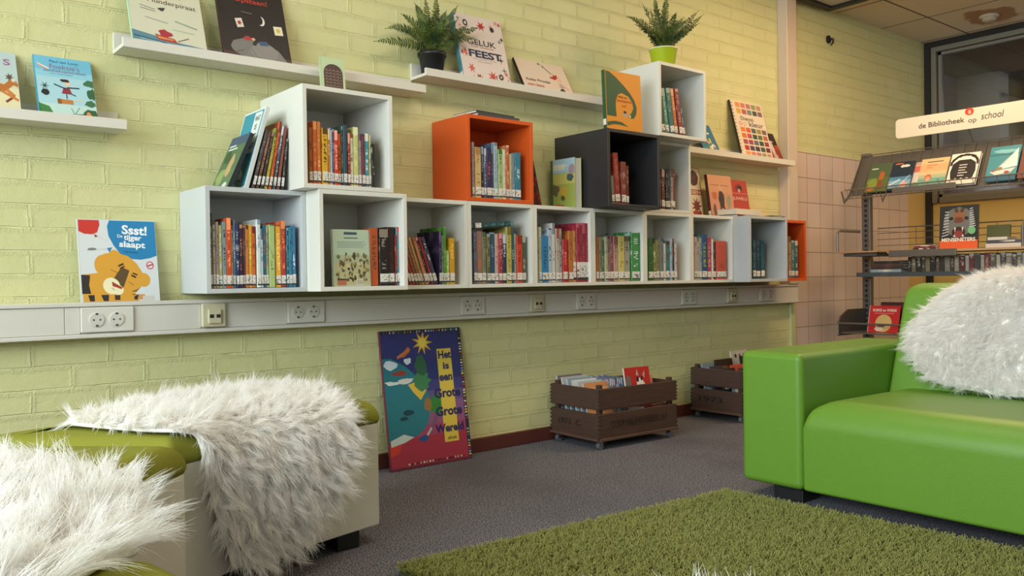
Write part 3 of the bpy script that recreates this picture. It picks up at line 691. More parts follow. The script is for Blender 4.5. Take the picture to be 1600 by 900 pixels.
# ------------------------------------------------------------------ metal book rack by the right wall
GM = mat('6E6862', 0.35, 'grey_steel', metal=0.4); WIRE = mat('8C8378', 0.3, 'wire', metal=0.6)
rk = empty('book_rack', (4.25, -0.22, 0)); tag(rk, 'grey steel library rack with wire display shelf and trays', 'rack')
def rbox(nm, x0, x1, y0, y1, z0, z1, m, bv=0.002, M=None):
    return MB().box(x0-4.25, x1-4.25, y0+0.22, y1+0.22, z0, z1, M=M).build(nm, m, rk, bv)
for y in (-0.196, -2.35):
    rbox('upright', 4.235, 4.275, y-0.055, y, 0.0, 1.53, GM)
    b = MB()
    for k in range(44): b.box(4.2335-4.25, 4.2352-4.25, y-0.036+0.22, y-0.019+0.22, 0.10+k*0.032, 0.118+k*0.032)
    b.build('slot', mat('1C1A18', 0.6), rk); rbox('foot', 3.9, 4.6, y-0.05, y-0.005, 0.0, 0.05, GM)
Y0, Y1 = -2.35, -0.20
# sloping wire display shelf
b = MB(); z_b, z_t, x_b, x_t = 1.262, 1.515, 4.075, 4.225
b.tube([(x_t-4.25, Y0+.22, z_t), (x_t-4.25, Y1+.22, z_t)], 0.0035, 6); b.tube([(x_t-4.25+.012, Y0+.22, z_t-.02), (x_t-4.25+.012, Y1+.22, z_t-.02)], 0.0025, 6)
b.tube([(x_b-.06-4.25, Y0+.22, 1.285), (x_b-.06-4.25, Y1+.22, 1.285)], 0.0035, 6); b.tube([(x_b-.05-4.25, Y0+.22, 1.232), (x_b-.05-4.25, Y1+.22, 1.232)], 0.0035, 6)
k = 0; y = Y1-0.02
while y > Y0:
    b.tube([(x_t-4.25, y+.22, z_t), (x_b+.012-4.25, y+.22, 1.262), (x_b-.01-4.25, y+.22, 1.232), (x_b-.05-4.25, y+.22, 1.232), (x_b-.06-4.25, y+.22, 1.285)], 0.0018, 4); y -= 0.062
b.build('wire_shelf', WIRE, rk)
MB().face([(x_t+.006-4.25, Y0+.22, z_t-.01), (x_t+.006-4.25, Y1+.22, z_t-.01), (x_b+.022-4.25, Y1+.22, 1.25), (x_b+.022-4.25, Y0+.22, 1.25)]).prism([(x_t+.006-4.25, z_t-.01), (x_b+.022-4.25, 1.25), (x_b+.026-4.25, 1.25), (x_t+.010-4.25, z_t-.01)], Y0+.22, Y1+.22, axis='y').build('back_plate', mat('7E766C', 0.5), rk)
for y in (-0.208, -0.45, -2.3):
    b = MB(); b.prism([(4.235-4.25, 1.53), (4.24-4.25, 1.46), (4.07-4.25, 1.245), (4.0-4.25, 1.200), (3.965-4.25, 1.275), (3.975-4.25, 1.278), (4.005-4.25, 1.215), (4.06-4.25, 1.262)][::-1] if y > -0.3 else [(4.06-4.25, 1.25), (4.01-4.25, 1.19), (3.98-4.25, 1.25), (3.985-4.25, 1.25), (4.01-4.25, 1.205), (4.05-4.25, 1.25)][::-1], y+.218, y+.222, axis='y')
    b.build('bracket', GM, rk)
rbox('label_strip', 3.985, 3.992, -0.885, -0.520, 1.236, 1.270, GM)
# middle board with rails, lower shelf with books, tray
rbox('shelf_board', 3.95, 4.24, -2.3, -0.505, 0.880, 0.893, mat('B8946C', 0.5), 0.001)
rbox('label_strip', 3.935, 3.945, -0.905, -0.52, 0.856, 0.896, GM)
rbox('side_board', 3.90, 4.30, -0.470, -0.215, 0.888, 0.898, mat('A8845C', 0.5), 0.001)
rbox('side_board_tray', 3.93, 4.22, -0.450, -0.240, 0.868, 0.886, mat('5A544E', 0.5), 0.001)
rbox('lower_shelf', 4.05, 4.30, -2.3, -0.256, 0.742, 0.768, mat('4E5456', 0.45), 0.001)
b = MB()
for z in (1.052, 1.02, 0.98, 0.94, 0.905): b.tube([(4.33-4.25, Y0+.22, z), (4.33-4.25, -0.252+.22, z)], 0.0022 if z < 1.05 else 0.0035, 5)
y = -0.50
while y > Y0: b.tube([(4.33-4.25, y+.22, 0.77), (4.33-4.25, y+.22, 1.052)], 0.0022, 5); y -= 0.235
for z in (0.84, 0.805): b.tube([(4.33-4.25, Y0+.22, z), (4.33-4.25, -0.252+.22, z)], 0.0022, 5)
b.build('rail', WIRE, rk)
b = MB(); b.tube([(3.93-4.25, .02, 0.90), (3.93-4.25, .02, 1.01), (3.955-4.25, .02, 1.03), (4.2-4.25, .02, 1.03)], 0.008, 8); b.build('side_loop', GM, rk)
b = MB(); b.tube([(4.0-4.25, -1.22+.22, 0.895), (4.0-4.25, -1.22+.22, 1.0), (4.03-4.25, -1.22+.22, 1.03), (4.15-4.25, -1.22+.22, 1.03), (4.18-4.25, -1.22+.22, 1.0), (4.18-4.25, -1.22+.22, 0.895)], 0.008, 8); b.build('book_end', GM, rk)
rbox('tray_floor', 3.91, 4.25, -2.3, -0.23, 0.395, 0.403, GM); rbox('tray_back', 4.24, 4.25, -2.3, -0.256, 0.40, 0.53, GM)
MB().prism([(3.90-4.25, .38), (4.25-4.25, .38), (4.25-4.25, .54), (4.02-4.25, .54), (3.93-4.25, .50), (3.90-4.25, .455)], .0, .012, axis='y').build('tray_side', mat('4E4640', 0.5), rk, 0.001)
b = MB(); b.tube([(3.90-4.25, -2.3+.22, .458), (3.90-4.25, -.215+.22, .458)], 0.006, 8); b.tube([(3.90-4.25, -.215+.22, .458), (3.90-4.25, -.215+.22, .385)], 0.006, 8); b.build('tray_rail', GM, rk)
b = MB()
for y in (-0.5, -1.9): b.tube([(4.255-4.25, y+.22, 1.50), (4.17-4.25, y+.22, 1.60)], 0.005, 6)
# sign on top of the rack
sg = empty('library_sign', (4.15, -0.465, 1.583)); tag(sg, 'long cream sign with rounded corners reading de Bibliotheek op school above the rack', 'sign')
MB().prism(rounded(1.72, 0.117, 0.022, 5, x0=-1.72), 0.0, 0.010, axis='x').build('sign_board', mat('E2D8C2', 0.4), sg, 0.001)
for y in (-0.42, -1.4): MB().tube([(0.006, y, 0.01), (0.075, y, -0.07)], 0.004, 6).build('bracket', GM, sg)
def stext(body, y, z, w, h, m, **k): return text(body, sg, -0.0012, y, z, w, h, m, rz=-math.pi/2, name='lettering', **k)
DKI = mat('4A3A34', 0.6)
stext('de Bibliotheek', -0.272, 0.057, 0.262, 0.030, DKI, bold=0.012)
stext('op', -0.446, 0.040, 0.044, 0.028, DKI); stext('school', -0.553, 0.062, 0.120, 0.038, DKI, shear=0.2)
MB().prism([(-0.432+0.024*math.cos(a)*(1.0+0.15*math.cos(a-1)), 0.097+0.021*math.sin(a)*(1+0.12*math.sin(a*1+0.5))) for a in [2*math.pi*k/20 for k in range(20)]], -0.0018, 0.0, axis='x').build('logo', mat('C8452A', 0.5), sg)
stext('8', -0.432, 0.096, 0.014, 0.022, mat('E8DCC8', 0.5), bold=0.01).location.x = -0.0024

# ------------------------------------------------------------------ potted ferns
def fern(x, y, z, pot, lab, fronds, seed, green='1F3E18', tipg='5E7026'):
    rg = random.Random(seed); t = empty('potted_fern', (x, y, z)); tag(t, lab, 'plant', 'potted ferns')
    if pot == 'black':
        pr = [(0.0, 0), (0.040, 0), (0.043, 0.003), (0.054, 0.082), (0.060, 0.084), (0.061, 0.098), (0.056, 0.098), (0.053, 0.085), (0.0, 0.083)]; pm = mat('16181C', 0.4); top = 0.088
    else:
        pr = [(0.0, 0), (0.050, 0), (0.052, 0.002), (0.068, 0.098), (0.069, 0.100), (0.065, 0.100), (0.062, 0.085), (0.0, 0.083)]; pm = mat('A5B820', 0.3); top = 0.088
    MB().lathe(pr, 36).build('pot', pm, t, smooth=True)
    if pot != 'black': MB().lathe([(0.0695, 0.096), (0.0705, 0.101), (0.0655, 0.1015), (0.0645, 0.097)], 36).build('rim', mat('D8D8B8', 0.3), t, smooth=True)
    MB().lathe([(0.0, top+0.006), (0.052, top)], 24).build('soil', mat('1E1610', 0.95), t)
    LM = NT('fern_leaf'); c = LM.obj(); sp = LM.n('ShaderNodeSeparateXYZ'); LM.l(c, sp.inputs[0])
    col = LM.mix(LM.ramp(LM.noise(c, 18, 2), 0.4, 0.65), green, tipg); LM.l(col, LM.b.inputs['Base Color']); LM.b.inputs['Roughness'].default_value = 0.5
    tr = LM.n('ShaderNodeBsdfTranslucent'); LM.l(col, tr.inputs[0]); mx = LM.n('ShaderNodeMixShader'); mx.inputs[0].default_value = 0.3
    LM.l(LM.b.outputs[0], mx.inputs[1]); LM.l(tr.outputs[0], mx.inputs[2]); LM.l(mx.outputs[0], LM.t.nodes['Material Output'].inputs[0])
    for fx, fy, fz, droop in fronds:
        b = MB(); p0 = Vector((rg.uniform(-.018, .018), rg.uniform(-.018, .018), top)); p2 = Vector((fx, fy, fz+top)); 
        mid = (p0+p2)/2 + Vector((-(fx)*0.12, -(fy)*0.12, droop)); n = 30; pts = []; nv = Vector((rg.uniform(-.4, .4)-0.35, -1, rg.uniform(0.1, .7))).normalized()
        for i in range(n+1):
            s = i/n; pts.append(p0*(1-s)**2+mid*2*s*(1-s)+p2*s*s)
        b.tube(pts, [0.0013*(1-0.7*i/n) for i in range(n+1)], 4)
        Lf = (p2-p0).length; wmax = min(0.026, Lf*0.13)
        for i in range(3, n+1):
            s = i/n; d = (pts[i]-pts[i-1]).normalized(); side = d.cross(nv)
            if side.length < 0.15: side = Vector((1, 0.3, 0))
            side.normalize(); 
            ln = wmax*math.sin(math.pi*min(1, 0.12+s*0.92))**0.7*rg.uniform(0.85, 1.1)+0.002; up = side.cross(d)
            for sg_ in (-1, 1):
                a = pts[i]; q = a+(side*sg_*0.92+d*0.38+up*rg.uniform(-.5, .3)).normalized()*ln; w = Lf/n*0.5; m1 = a.lerp(q, 0.5)
                b.face([a-d*w*0.6, m1-d*w*0.9+up*0.001, q, m1+d*w*0.9+up*0.001, a+d*w*0.6])
        b.build('frond', LM.m, t)
    return t
fern(1.015, -0.062, 1.600, 'black', 'fern in a black pot on the ledge beside the GELUK book',
  [(-.29, -.03, .005, .05), (-.21, .02, .08, .09), (-.19, -.06, .055, .08), (-.14, .01, .15, .05), (-.10, -.03, .19, .03), (-.03, 0, .24, .0), (.01, -.03, .25, .0), (.045, .01, .22, .01), (.12, -.02, .225, .0), (.09, -.06, .15, .03), (.17, -.02, .15, .02),
   (.225, -.04, .150, .03), (.19, -.06, .09, .05), (-.10, -.10, .08, .06), (0, -.12, .12, .06), (-.05, .03, .16, .03), (.06, .03, .13, .04), (-.13, -.07, .01, .05), (.02, -.08, .17, .03), (-.06, -.07, .13, .04)], 4)
fern(2.262, -0.24, 1.7755, 'green', 'fern in a lime green pot on the topmost white cube',
  [(-.28, -.02, .115, .07), (-.22, .03, .14, .06), (-.19, -.05, .06, .06), (-.15, 0, .21, .02), (-.10, -.03, .24, .0), (-.04, .01, .26, 0), (.0, -.03, .28, 0), (.04, .02, .27, 0), (.09, -.02, .17, .02), (.16, .0, .20, .01), (.24, -.03, .24, -.01), (.32, .0, .245, -.02),
   (.20, -.06, .16, .02), (-.12, -.10, .10, .05), (.06, -.10, .14, .05), (-.03, -.11, .16, .04), (.12, -.08, .11, .03), (-.15, .05, .12, .04), (-.07, .02, .20, .02), (.07, .05, .20, .01), (.13, .03, .13, .03), (-.18, -.02, .09, .05)], 8)

# ------------------------------------------------------------------ books on the shelves
def set_cover(o, c, ink):
    o.color = (*lin(c), 1); o['ink'] = list(lin(ink))
def spine_book(x, y, z, t, h, dep, c, ink, lean, lab, group, sticker=True, rz=0, name='book', tip=0.0, sh=0.042):
    # spine faces local -y; the page block is cut back a little inside the boards
    r = empty(name); tag(r, lab, 'book', group)
    a = math.radians(lean); off = t*(1-0) if lean > 0 else 0
    M = Matrix.Translation((x, y, z)) @ Matrix.Rotation(rz, 4, 'Z') @ Matrix.Translation((off, 0, 0)) @ Matrix.Rotation(a, 4, 'Y') @ Matrix.Translation((-off, 0, 0))
    r.matrix_world = M
    g = 0.0003; bt = min(0.0022, t*0.16); b = MB()
    b.prism([(g, 0.002), (g+bt*0.6, 0.0), (t-g-bt*0.6, 0.0), (t-g, 0.002), (t-g, dep), (t-g-bt, dep), (t-g-bt, bt), (g+bt, bt), (g+bt, dep), (g, dep)], 0.0, h)
    cv = b.build('cover', COVER, r); set_cover(cv, c, ink)
    MB().box(g+bt, t-g-bt, bt, dep-0.003, 0.002, h-0.003).build('page_block', PAGES, r)
    if sticker: MB().box(g+t*0.04, t-g-t*0.04, -0.0005, 0.003, 0.007, sh).build('spine_label', LABEL, r)
    return r
CN = {'white': 'D8D8D0', 'cream': 'D0C8A0', 'grey': '909090', 'pale grey': 'B8BABC', 'charcoal': '38383A', 'black': '181818', 'navy': '283058', 'blue': '3078B0', 'dark blue': '245070', 'teal': '30787C', 'pale blue': '98B0C4',
      'slate': '586878', 'green': '3C8838', 'dark green': '2C5430', 'pale green': 'A8BC80', 'olive': '706C40', 'yellow': 'D8A82C', 'pale yellow': 'C4BC74', 'orange': 'CC7030', 'tan': 'C09868', 'brown': '7A4C38', 'dark brown': '482824', 'taupe': '988878',
      'red': 'B43028', 'orange-red': 'C44C2C', 'crimson': '942438', 'maroon': '703038', 'dark red': '882820', 'plum': '3A2038', 'purple': '6A4458', 'pink': 'B89098', 'beige': 'C4AC90', 'grey-green': '788878'}
def cname(h):
    v = [int(h[i:i+2], 16) for i in (0, 2, 4)]
    return min(CN, key=lambda k: sum((v[i]-int(CN[k][2*i:2*i+2], 16))**2 for i in range(3)))
SHELF_BOOKS = {
'A': ('light grey end cube', -0.235, 0.743, [
  (0.0183, 0.0099, 0.246, '888070', '222222', 0),
  (0.0289, 0.0094, 0.222, 'b0a898', '554433', 0),
  (0.0388, 0.0091, 0.217, 'a09088', '5a3a3a', 0),
  (0.048, 0.0122, 0.206, 'b8b070', 'dddddd', 0),
  (0.0602, 0.0123, 0.217, '809090', '303040', 0),
  (0.0725, 0.0164, 0.23, 'c24a26', 'ff9a60', 0),
  (0.0895, 0.0071, 0.208, 'c0a890', '905050', 0),
  (0.0966, 0.0084, 0.226, '5a7088', 'd0d8e0', 0),
  (0.105, 0.0103, 0.214, '2c3458', 'c8c8c8', 0),
  (0.116, 0.012, 0.21, '3a2038', 'c08050', 0),
  (0.1286, 0.0095, 0.206, '5a4050', 'a89090', 0),
  (0.1381, 0.0105, 0.209, 'c87838', '403028', 0),
  (0.1486, 0.0125, 0.211, 'dca832', 'f0e0a0', 0),
  (0.1611, 0.0122, 0.205, 'cc6a30', '7a2018', 0),
  (0.1765, 0.0136, 0.229, 'd2d8d0', '8898a8', 0),
  (0.1901, 0.0085, 0.198, 'b8c8d0', '506888', 0),
  (0.1986, 0.0111, 0.211, '20687c', 'c05040', 0),
  (0.2097, 0.0098, 0.21, 'a8a080', '505840', 0),
  (0.2205, 0.0208, 0.213, 'a8bc78', '6a7a50', 0),
  (0.2446, 0.019, 0.208, 'e8a830', 'f8d890', 0),
  (0.2637, 0.0178, 0.227, 'a83c34', 'f09050', 0),
  (0.2822, 0.0085, 0.204, '245868', '90a8b0', 0),
  (0.2907, 0.0119, 0.206, '2a7890', '1a4a60', 0),
  (0.3026, 0.0137, 0.212, '3a7098', 'd8e0e8', 0),
]),
'T': ('top left white cube', -0.325, 1.093, [
  (0.3313, 0.0129, 0.192, 'a8642c', '5a3010', 0),
  (0.3443, 0.0151, 0.214, 'c8602c', 'e89858', 0),
  (0.36, 0.0145, 0.214, 'cc7a38', 'ffb070', 0),
  (0.3773, 0.0209, 0.194, 'd4a42c', '5a4010', 0),
  (0.3989, 0.0084, 0.192, 'c07c3c', 'e8d8b0', 0),
  (0.408, 0.0077, 0.197, 'b8bcc0', '4858a0', 0),
  (0.4157, 0.0064, 0.194, '485068', 'a0a8b8', 0),
  (0.4228, 0.0142, 0.19, 'c23a28', 'f0b0a0', 0),
  (0.4377, 0.0136, 0.184, 'cc5a28', '501810', 0),
  (0.4527, 0.0065, 0.208, '34503c', '90a890', 0),
  (0.4592, 0.0137, 0.213, '2c4858', '405868', 0),
  (0.475, 0.0112, 0.186, '8a2c28', 'e0a090', 0),
  (0.487, 0.0124, 0.185, 'd2cca8', '904840', 0),
  (0.5005, 0.0191, 0.21, 'c0c078', 'e0e0b0', 0),
  (0.5203, 0.0118, 0.189, 'a09088', '605060', 0),
  (0.5321, 0.0104, 0.188, '6a3440', '402028', 0),
  (0.5432, 0.0179, 0.191, '4898a8', 'e8e8e0', 0),
  (0.5619, 0.009, 0.189, 'ccc090', '887040', 0),
  (0.5717, 0.0113, 0.157, '202420', 'e0e0e0', 0),
]),
'B': ('deep white cube', -0.32, 0.743, [
  (0.5606, 0.0343, 0.205, 'b05028', '6a4028', 0),
  (0.5984, 0.0377, 0.203, '201818', '8a8070', 0),
  (0.636, 0.0288, 0.212, '2c1414', '501c1c', 0),
  (0.6656, 0.0058, 0.184, '802820', 'c87058', 0),
  (0.6721, 0.016, 0.213, '3c8890', 'c84840', 0),
]),
'C': ('cube of left-leaning books', -0.235, 0.743, [
  (0.7838, 0.0131, 0.188, '96322c', 'c06050', -19),
  (0.7968, 0.0132, 0.188, 'a03830', 'd88070', -19),
  (0.8108, 0.0156, 0.189, '7a4a38', 'a06848', -19),
  (0.8263, 0.0125, 0.189, '906038', 'b88850', -19),
  (0.8397, 0.0134, 0.189, 'c0a070', '806038', -19),
  (0.8538, 0.015, 0.19, 'c88860', 'a06040', -19),
  (0.8697, 0.0119, 0.19, '3a2438', 'b0a0a8', -19),
  (0.8824, 0.0136, 0.19, '8c2830', 'c06868', -19),
  (0.8976, 0.0169, 0.191, '40405c', 'c8c8d0', -19),
  (0.9169, 0.0122, 0.208, '2c2440', '6a6080', 0),
  (0.9299, 0.0102, 0.193, '708078', '304038', 0),
  (0.9401, 0.0119, 0.225, '4c8c30', '88b860', 0),
  (0.9528, 0.0156, 0.133, 'a8b060', 'e0e0c0', 0),
  (0.9709, 0.0228, 0.182, 'cc9a20', 'f0c860', 0),
]),
'D': ('cube below the orange one', -0.235, 0.743, [
  (1.0868, 0.0151, 0.214, '606878', '303848', 0),
  (1.102, 0.0296, 0.213, '8a6a60', 'c86840', 0),
  (1.1325, 0.0194, 0.21, '808060', '505840', 0),
  (1.1527, 0.0173, 0.203, '605838', '90a080', 0),
  (1.17, 0.0263, 0.209, '24506c', '8098b0', 0),
  (1.1972, 0.018, 0.204, 'c0a090', 'd04858', 0),
  (1.2162, 0.019, 0.206, '98303c', 'd89098', 0),
  (1.2361, 0.0201, 0.202, '283448', 'c0c8d0', 0),
  (1.258, 0.0258, 0.234, 'b0a458', '706828', 0),
  (1.2857, 0.0149, 0.231, '2c5858', 'c8d0c8', 0),
  (1.3015, 0.0112, 0.207, 'a0a098', '505050', 0),
  (1.3136, 0.0301, 0.2, 'c04028', '902818', 0),
  (1.3456, 0.0209, 0.199, '506050', 'b0b0a8', 0),
]),
'O': ('upper orange cube', -0.235, 1.093, [
  (1.0858, 0.012, 0.223, '989490', 'a84828', 0),
  (1.1011, 0.0296, 0.205, 'c8a870', 'a87848', 0),
  (1.1324, 0.0143, 0.209, '202838', '8898b0', 0),
  (1.1475, 0.0118, 0.203, '505870', 'c0c8d0', 0),
  (1.161, 0.0238, 0.203, '302850', 'c04858', 0),
  (1.1857, 0.0128, 0.228, '384858', '6888a0', 0),
  (1.1994, 0.0207, 0.232, 'a0b0b8', '708088', 0),
  (1.2218, 0.0217, 0.205, '98b078', '3a7028', 0),
  (1.2444, 0.0166, 0.208, 'd0c8a8', 'a8a078', 0),
  (1.2628, 0.0167, 0.225, 'b05838', 'd8b888', 0),
  (1.2813, 0.0133, 0.191, 'c0b898', '888060', 0),
  (1.2955, 0.0178, 0.196, '6a8088', 'a0b0b8', 0),
  (1.3151, 0.0297, 0.2, '287890', 'c8d8e0', 0),
]),
'E': ('cube with the crimson books', -0.235, 0.743, [
  (1.437, 0.0157, 0.239, 'b0b8a0', '607050', 0),
  (1.4547, 0.0356, 0.201, '2878b0', '205868', 0),
  (1.4923, 0.021, 0.235, 'a8b8c8', '3a4a68', 0),
  (1.5153, 0.0191, 0.258, 'c8c8c4', '808890', 0),
  (1.5385, 0.0193, 0.235, 'b0a898', 'a05040', 0),
  (1.5588, 0.0153, 0.235, 'a0a0a0', '505860', 0),
  (1.5762, 0.0288, 0.188, 'b02830', 'e09080', 0),
  (1.6144, 0.0271, 0.227, 'b86c30', '804018', 0),
  (1.6425, 0.0158, 0.228, 'c08850', '784420', 0),
  (1.6604, 0.018, 0.263, '942438', 'c0606c', 0),
  (1.6789, 0.0176, 0.263, '942438', 'c0606c', 0),
  (1.697, 0.0187, 0.264, '8c2034', 'b85868', 0),
  (1.7163, 0.0178, 0.264, '8c2034', 'b85868', 0),
]),
'F': ('cube below the black one', -0.235, 0.743, [
  (1.7842, 0.0176, 0.208, 'a86838', '503018', 0),
  (1.8041, 0.0177, 0.204, '788068', '403c30', 0),
  (1.8229, 0.0167, 0.197, '4c6850', 'a8b090', 0),
  (1.8408, 0.0168, 0.205, 'a8a888', '507050', 0),
  (1.8588, 0.0192, 0.21, '907068', '583840', 0),
  (1.8791, 0.0193, 0.212, '804048', 'c09088', 0),
  (1.8996, 0.0298, 0.209, 'b09080', '885048', 0),
  (1.9317, 0.0394, 0.211, 'c4b86c', '908030', 0),
  (1.9734, 0.0388, 0.211, '98988c', '605848', 0),
  (2.0205, 0.0586, 0.232, '3c8844', 'd0dce8', 0),
]),
'G': ('half-empty cube with green books', -0.235, 0.743, [
  (2.1374, 0.034, 0.206, '285c28', '487c40', 0),
  (2.1737, 0.024, 0.18, '707048', 'c8c890', 0),
  (2.1988, 0.0254, 0.196, '807c50', '505038', 0),
  (2.2265, 0.0233, 0.208, '687070', '404850', 0),
  (2.2521, 0.0176, 0.183, 'c8c8c0', '302820', 0),
  (2.2721, 0.0295, 0.193, '407878', '502820', 0),
  (2.304, 0.0131, 0.207, '98a0a8', '384858', 0),
  (2.3182, 0.0155, 0.207, '203440', '804030', 0),
  (2.3349, 0.0156, 0.182, 'b8b0a8', 'a02820', 0),
]),
'I': ('cube beside the far grey one', -0.235, 0.743, [
  (2.4881, 0.0201, 0.219, 'b09890', '806058', 0),
  (2.5095, 0.0139, 0.213, 'a0a09c', '605858', 0),
  (2.5247, 0.0216, 0.214, '909890', '585850', 0),
  (2.5488, 0.0411, 0.232, '1c4878', '88a840', 0),
  (2.599, 0.0325, 0.219, '9c3c50', 'c89098', 0),
  (2.6341, 0.0105, 0.21, 'd0c8b8', '908070', 0),
  (2.6459, 0.025, 0.21, '4a2420', 'a07058', 0),
  (2.6736, 0.0857, 0.201, 'c05038', '8c3828', 0),
]),
'J': ('far grey cube', -0.27, 0.743, [
  (2.9421, 0.0315, 0.211, '1c4458', '507080', 0),
  (2.9766, 0.0363, 0.208, '163448', '406878', 0),
  (3.016, 0.0337, 0.21, '184858', '3a6878', 0),
]),
'K': ('far orange cube', -0.235, 0.743, [
  (3.3361, 0.0266, 0.239, 'a08468', '604838', 0),
  (3.3694, 0.0336, 0.216, '487078', 'a0b0a8', 0),
  (3.4063, 0.0305, 0.215, '3c6068', 'c0c0b0', 0),
]),
'L': ('black cube', -0.31, 1.093, [
  (1.8137, 0.0199, 0.128, '787470', '484440', -4),
  (1.8373, 0.0336, 0.232, '8c2820', 'b06850', -4),
  (1.8784, 0.0312, 0.196, '7a3428', 'b08878', 0),
  (1.9143, 0.0162, 0.18, '5c1c18', 'a08070', 0),
]),
'M': ('narrow white cube beside the black one', -0.235, 1.093, [
  (2.2294, 0.0116, 0.196, 'a8a098', '605850', 0),
  (2.242, 0.0201, 0.196, '603030', 'c0a8a0', 0),
  (2.2632, 0.0107, 0.197, '1c1818', '888080', 0),
  (2.275, 0.0128, 0.198, '282428', 'a09898', 0),
  (2.2889, 0.0204, 0.201, '242c34', '787880', 0),
  (2.3104, 0.0184, 0.197, '989090', '504848', 0),
  (2.3298, 0.0174, 0.201, '703434', 'b09088', 0),
]),
'N': ('topmost white cube', -0.32, 1.443, [
  (2.1509, 0.0293, 0.213, '3a5048', '90a098', -9.3),
  (2.1842, 0.0276, 0.217, '4c8878', 'a0b8a8', -9.3),
  (2.2138, 0.0319, 0.221, '2c6860', '88a8a0', -9.3),
  (2.2537, 0.0242, 0.225, 'c07040', 'e0a878', -9.3),
  (2.282, 0.0244, 0.226, '803028', 'c89080', -9.3),
  (2.3085, 0.0205, 0.2, '404858', 'a0a8b0', -9.3),
]),
}

USED = set()
ORD = ['first', 'second', 'third', 'fourth', 'fifth', 'sixth', 'seventh', 'eighth', 'ninth', 'tenth', 'eleventh', 'twelfth']
def book_label(cs, i, hs, ts, place):
    me = cname(cs[i]); n = len(cs)
    nb = ('between %s and %s ones' % (cname(cs[i-1]), cname(cs[i+1])) if 0 < i < n-1 else ('before a %s one' % cname(cs[1]) if i == 0 else 'after a %s one' % cname(cs[-2])))
    pool = [f'{me} book {nb} in the {place}']
    sz = 'tall' if hs[i] >= sorted(hs)[int(len(hs)*0.66)] else ('short' if hs[i] <= sorted(hs)[int(len(hs)*0.3)] else 'thin' if ts[i] < 0.013 else 'thick' if ts[i] > 0.024 else 'upright')
    pool.append(f'{sz} {me} book {nb} in the {place}')
    pool.append(f'{me} book, {ORD[min(i, 11)]} from left in the {place}'); pool.append(f'{me} book, {ORD[min(n-1-i, 11)]} from right in the {place}')
    for p in pool:
        if p not in USED and len(p.replace(',', '').split()) <= 16: USED.add(p); return p
    return pool[-1]
RB = random.Random(5)
for key, (place, yp, zf, rows) in SHELF_BOOKS.items():
    cs = [r[3] for r in rows]; hs = [r[2] for r in rows]; ts = [r[1] for r in rows]
    for i, (x, w, h, c, ink, lean) in enumerate(rows):
        t = w*math.cos(math.radians(lean)) - 0.0003; dep = min(0.21 if yp > -0.26 else 0.22, max(0.13, h*0.76)) * RB.uniform(0.92, 1.0)
        big = (key == 'I' and i == len(rows)-1)
        sticker = not (key in 'AT' and i in (18,) or (key == 'B' and i == 0))
        spine_book(x, yp+RB.uniform(-0.003, 0.004), zf, t, min(h, 0.312), dep, c, ink, lean, book_label(cs, i, hs, ts, place), 'books in the '+place, sticker, sh=0.088 if (key == 'E' and i >= 8) else RB.uniform(0.040, 0.045))
# books leaning to the right on the light grey cube
lean_set = [('4A4440', '8A8078', .205), ('6A4030', 'A88068', .20), ('3A302C', '907868', .20), ('B0A040', '605820', .212), ('C8602C', '7A2818', .236), ('50545C', 'C8CCD0', .222), ('8A4838', '502018', .218), ('2C2A28', '888078', .178)]
for i, (c, ink, h) in enumerate(lean_set):
    spine_book(.160+.0146*i, -.243, 1.0755, .0098, h, .165, c, ink, 15.0-1.1*i, book_label([q[0] for q in lean_set], i, [q[2] for q in lean_set], [.01]*8, 'leaning row on the grey cube'), 'books leaning on top of the light grey cube')
# one book lying across the others in the cube below the orange one
r = spine_book(1.078, -.232, .9855, .022, .215, .15, '1E4648', '5C8488', 0, 'dark teal book lying across the tops of the upright books', 'books in the cube below the orange one')
r.matrix_world = Matrix.Translation((1.085, -.236, .966)) @ Matrix.Rotation(math.radians(-4.5), 4, 'Y') @ Matrix.Rotation(math.radians(90), 4, 'Y') @ Matrix.Translation((-.022, 0, 0))

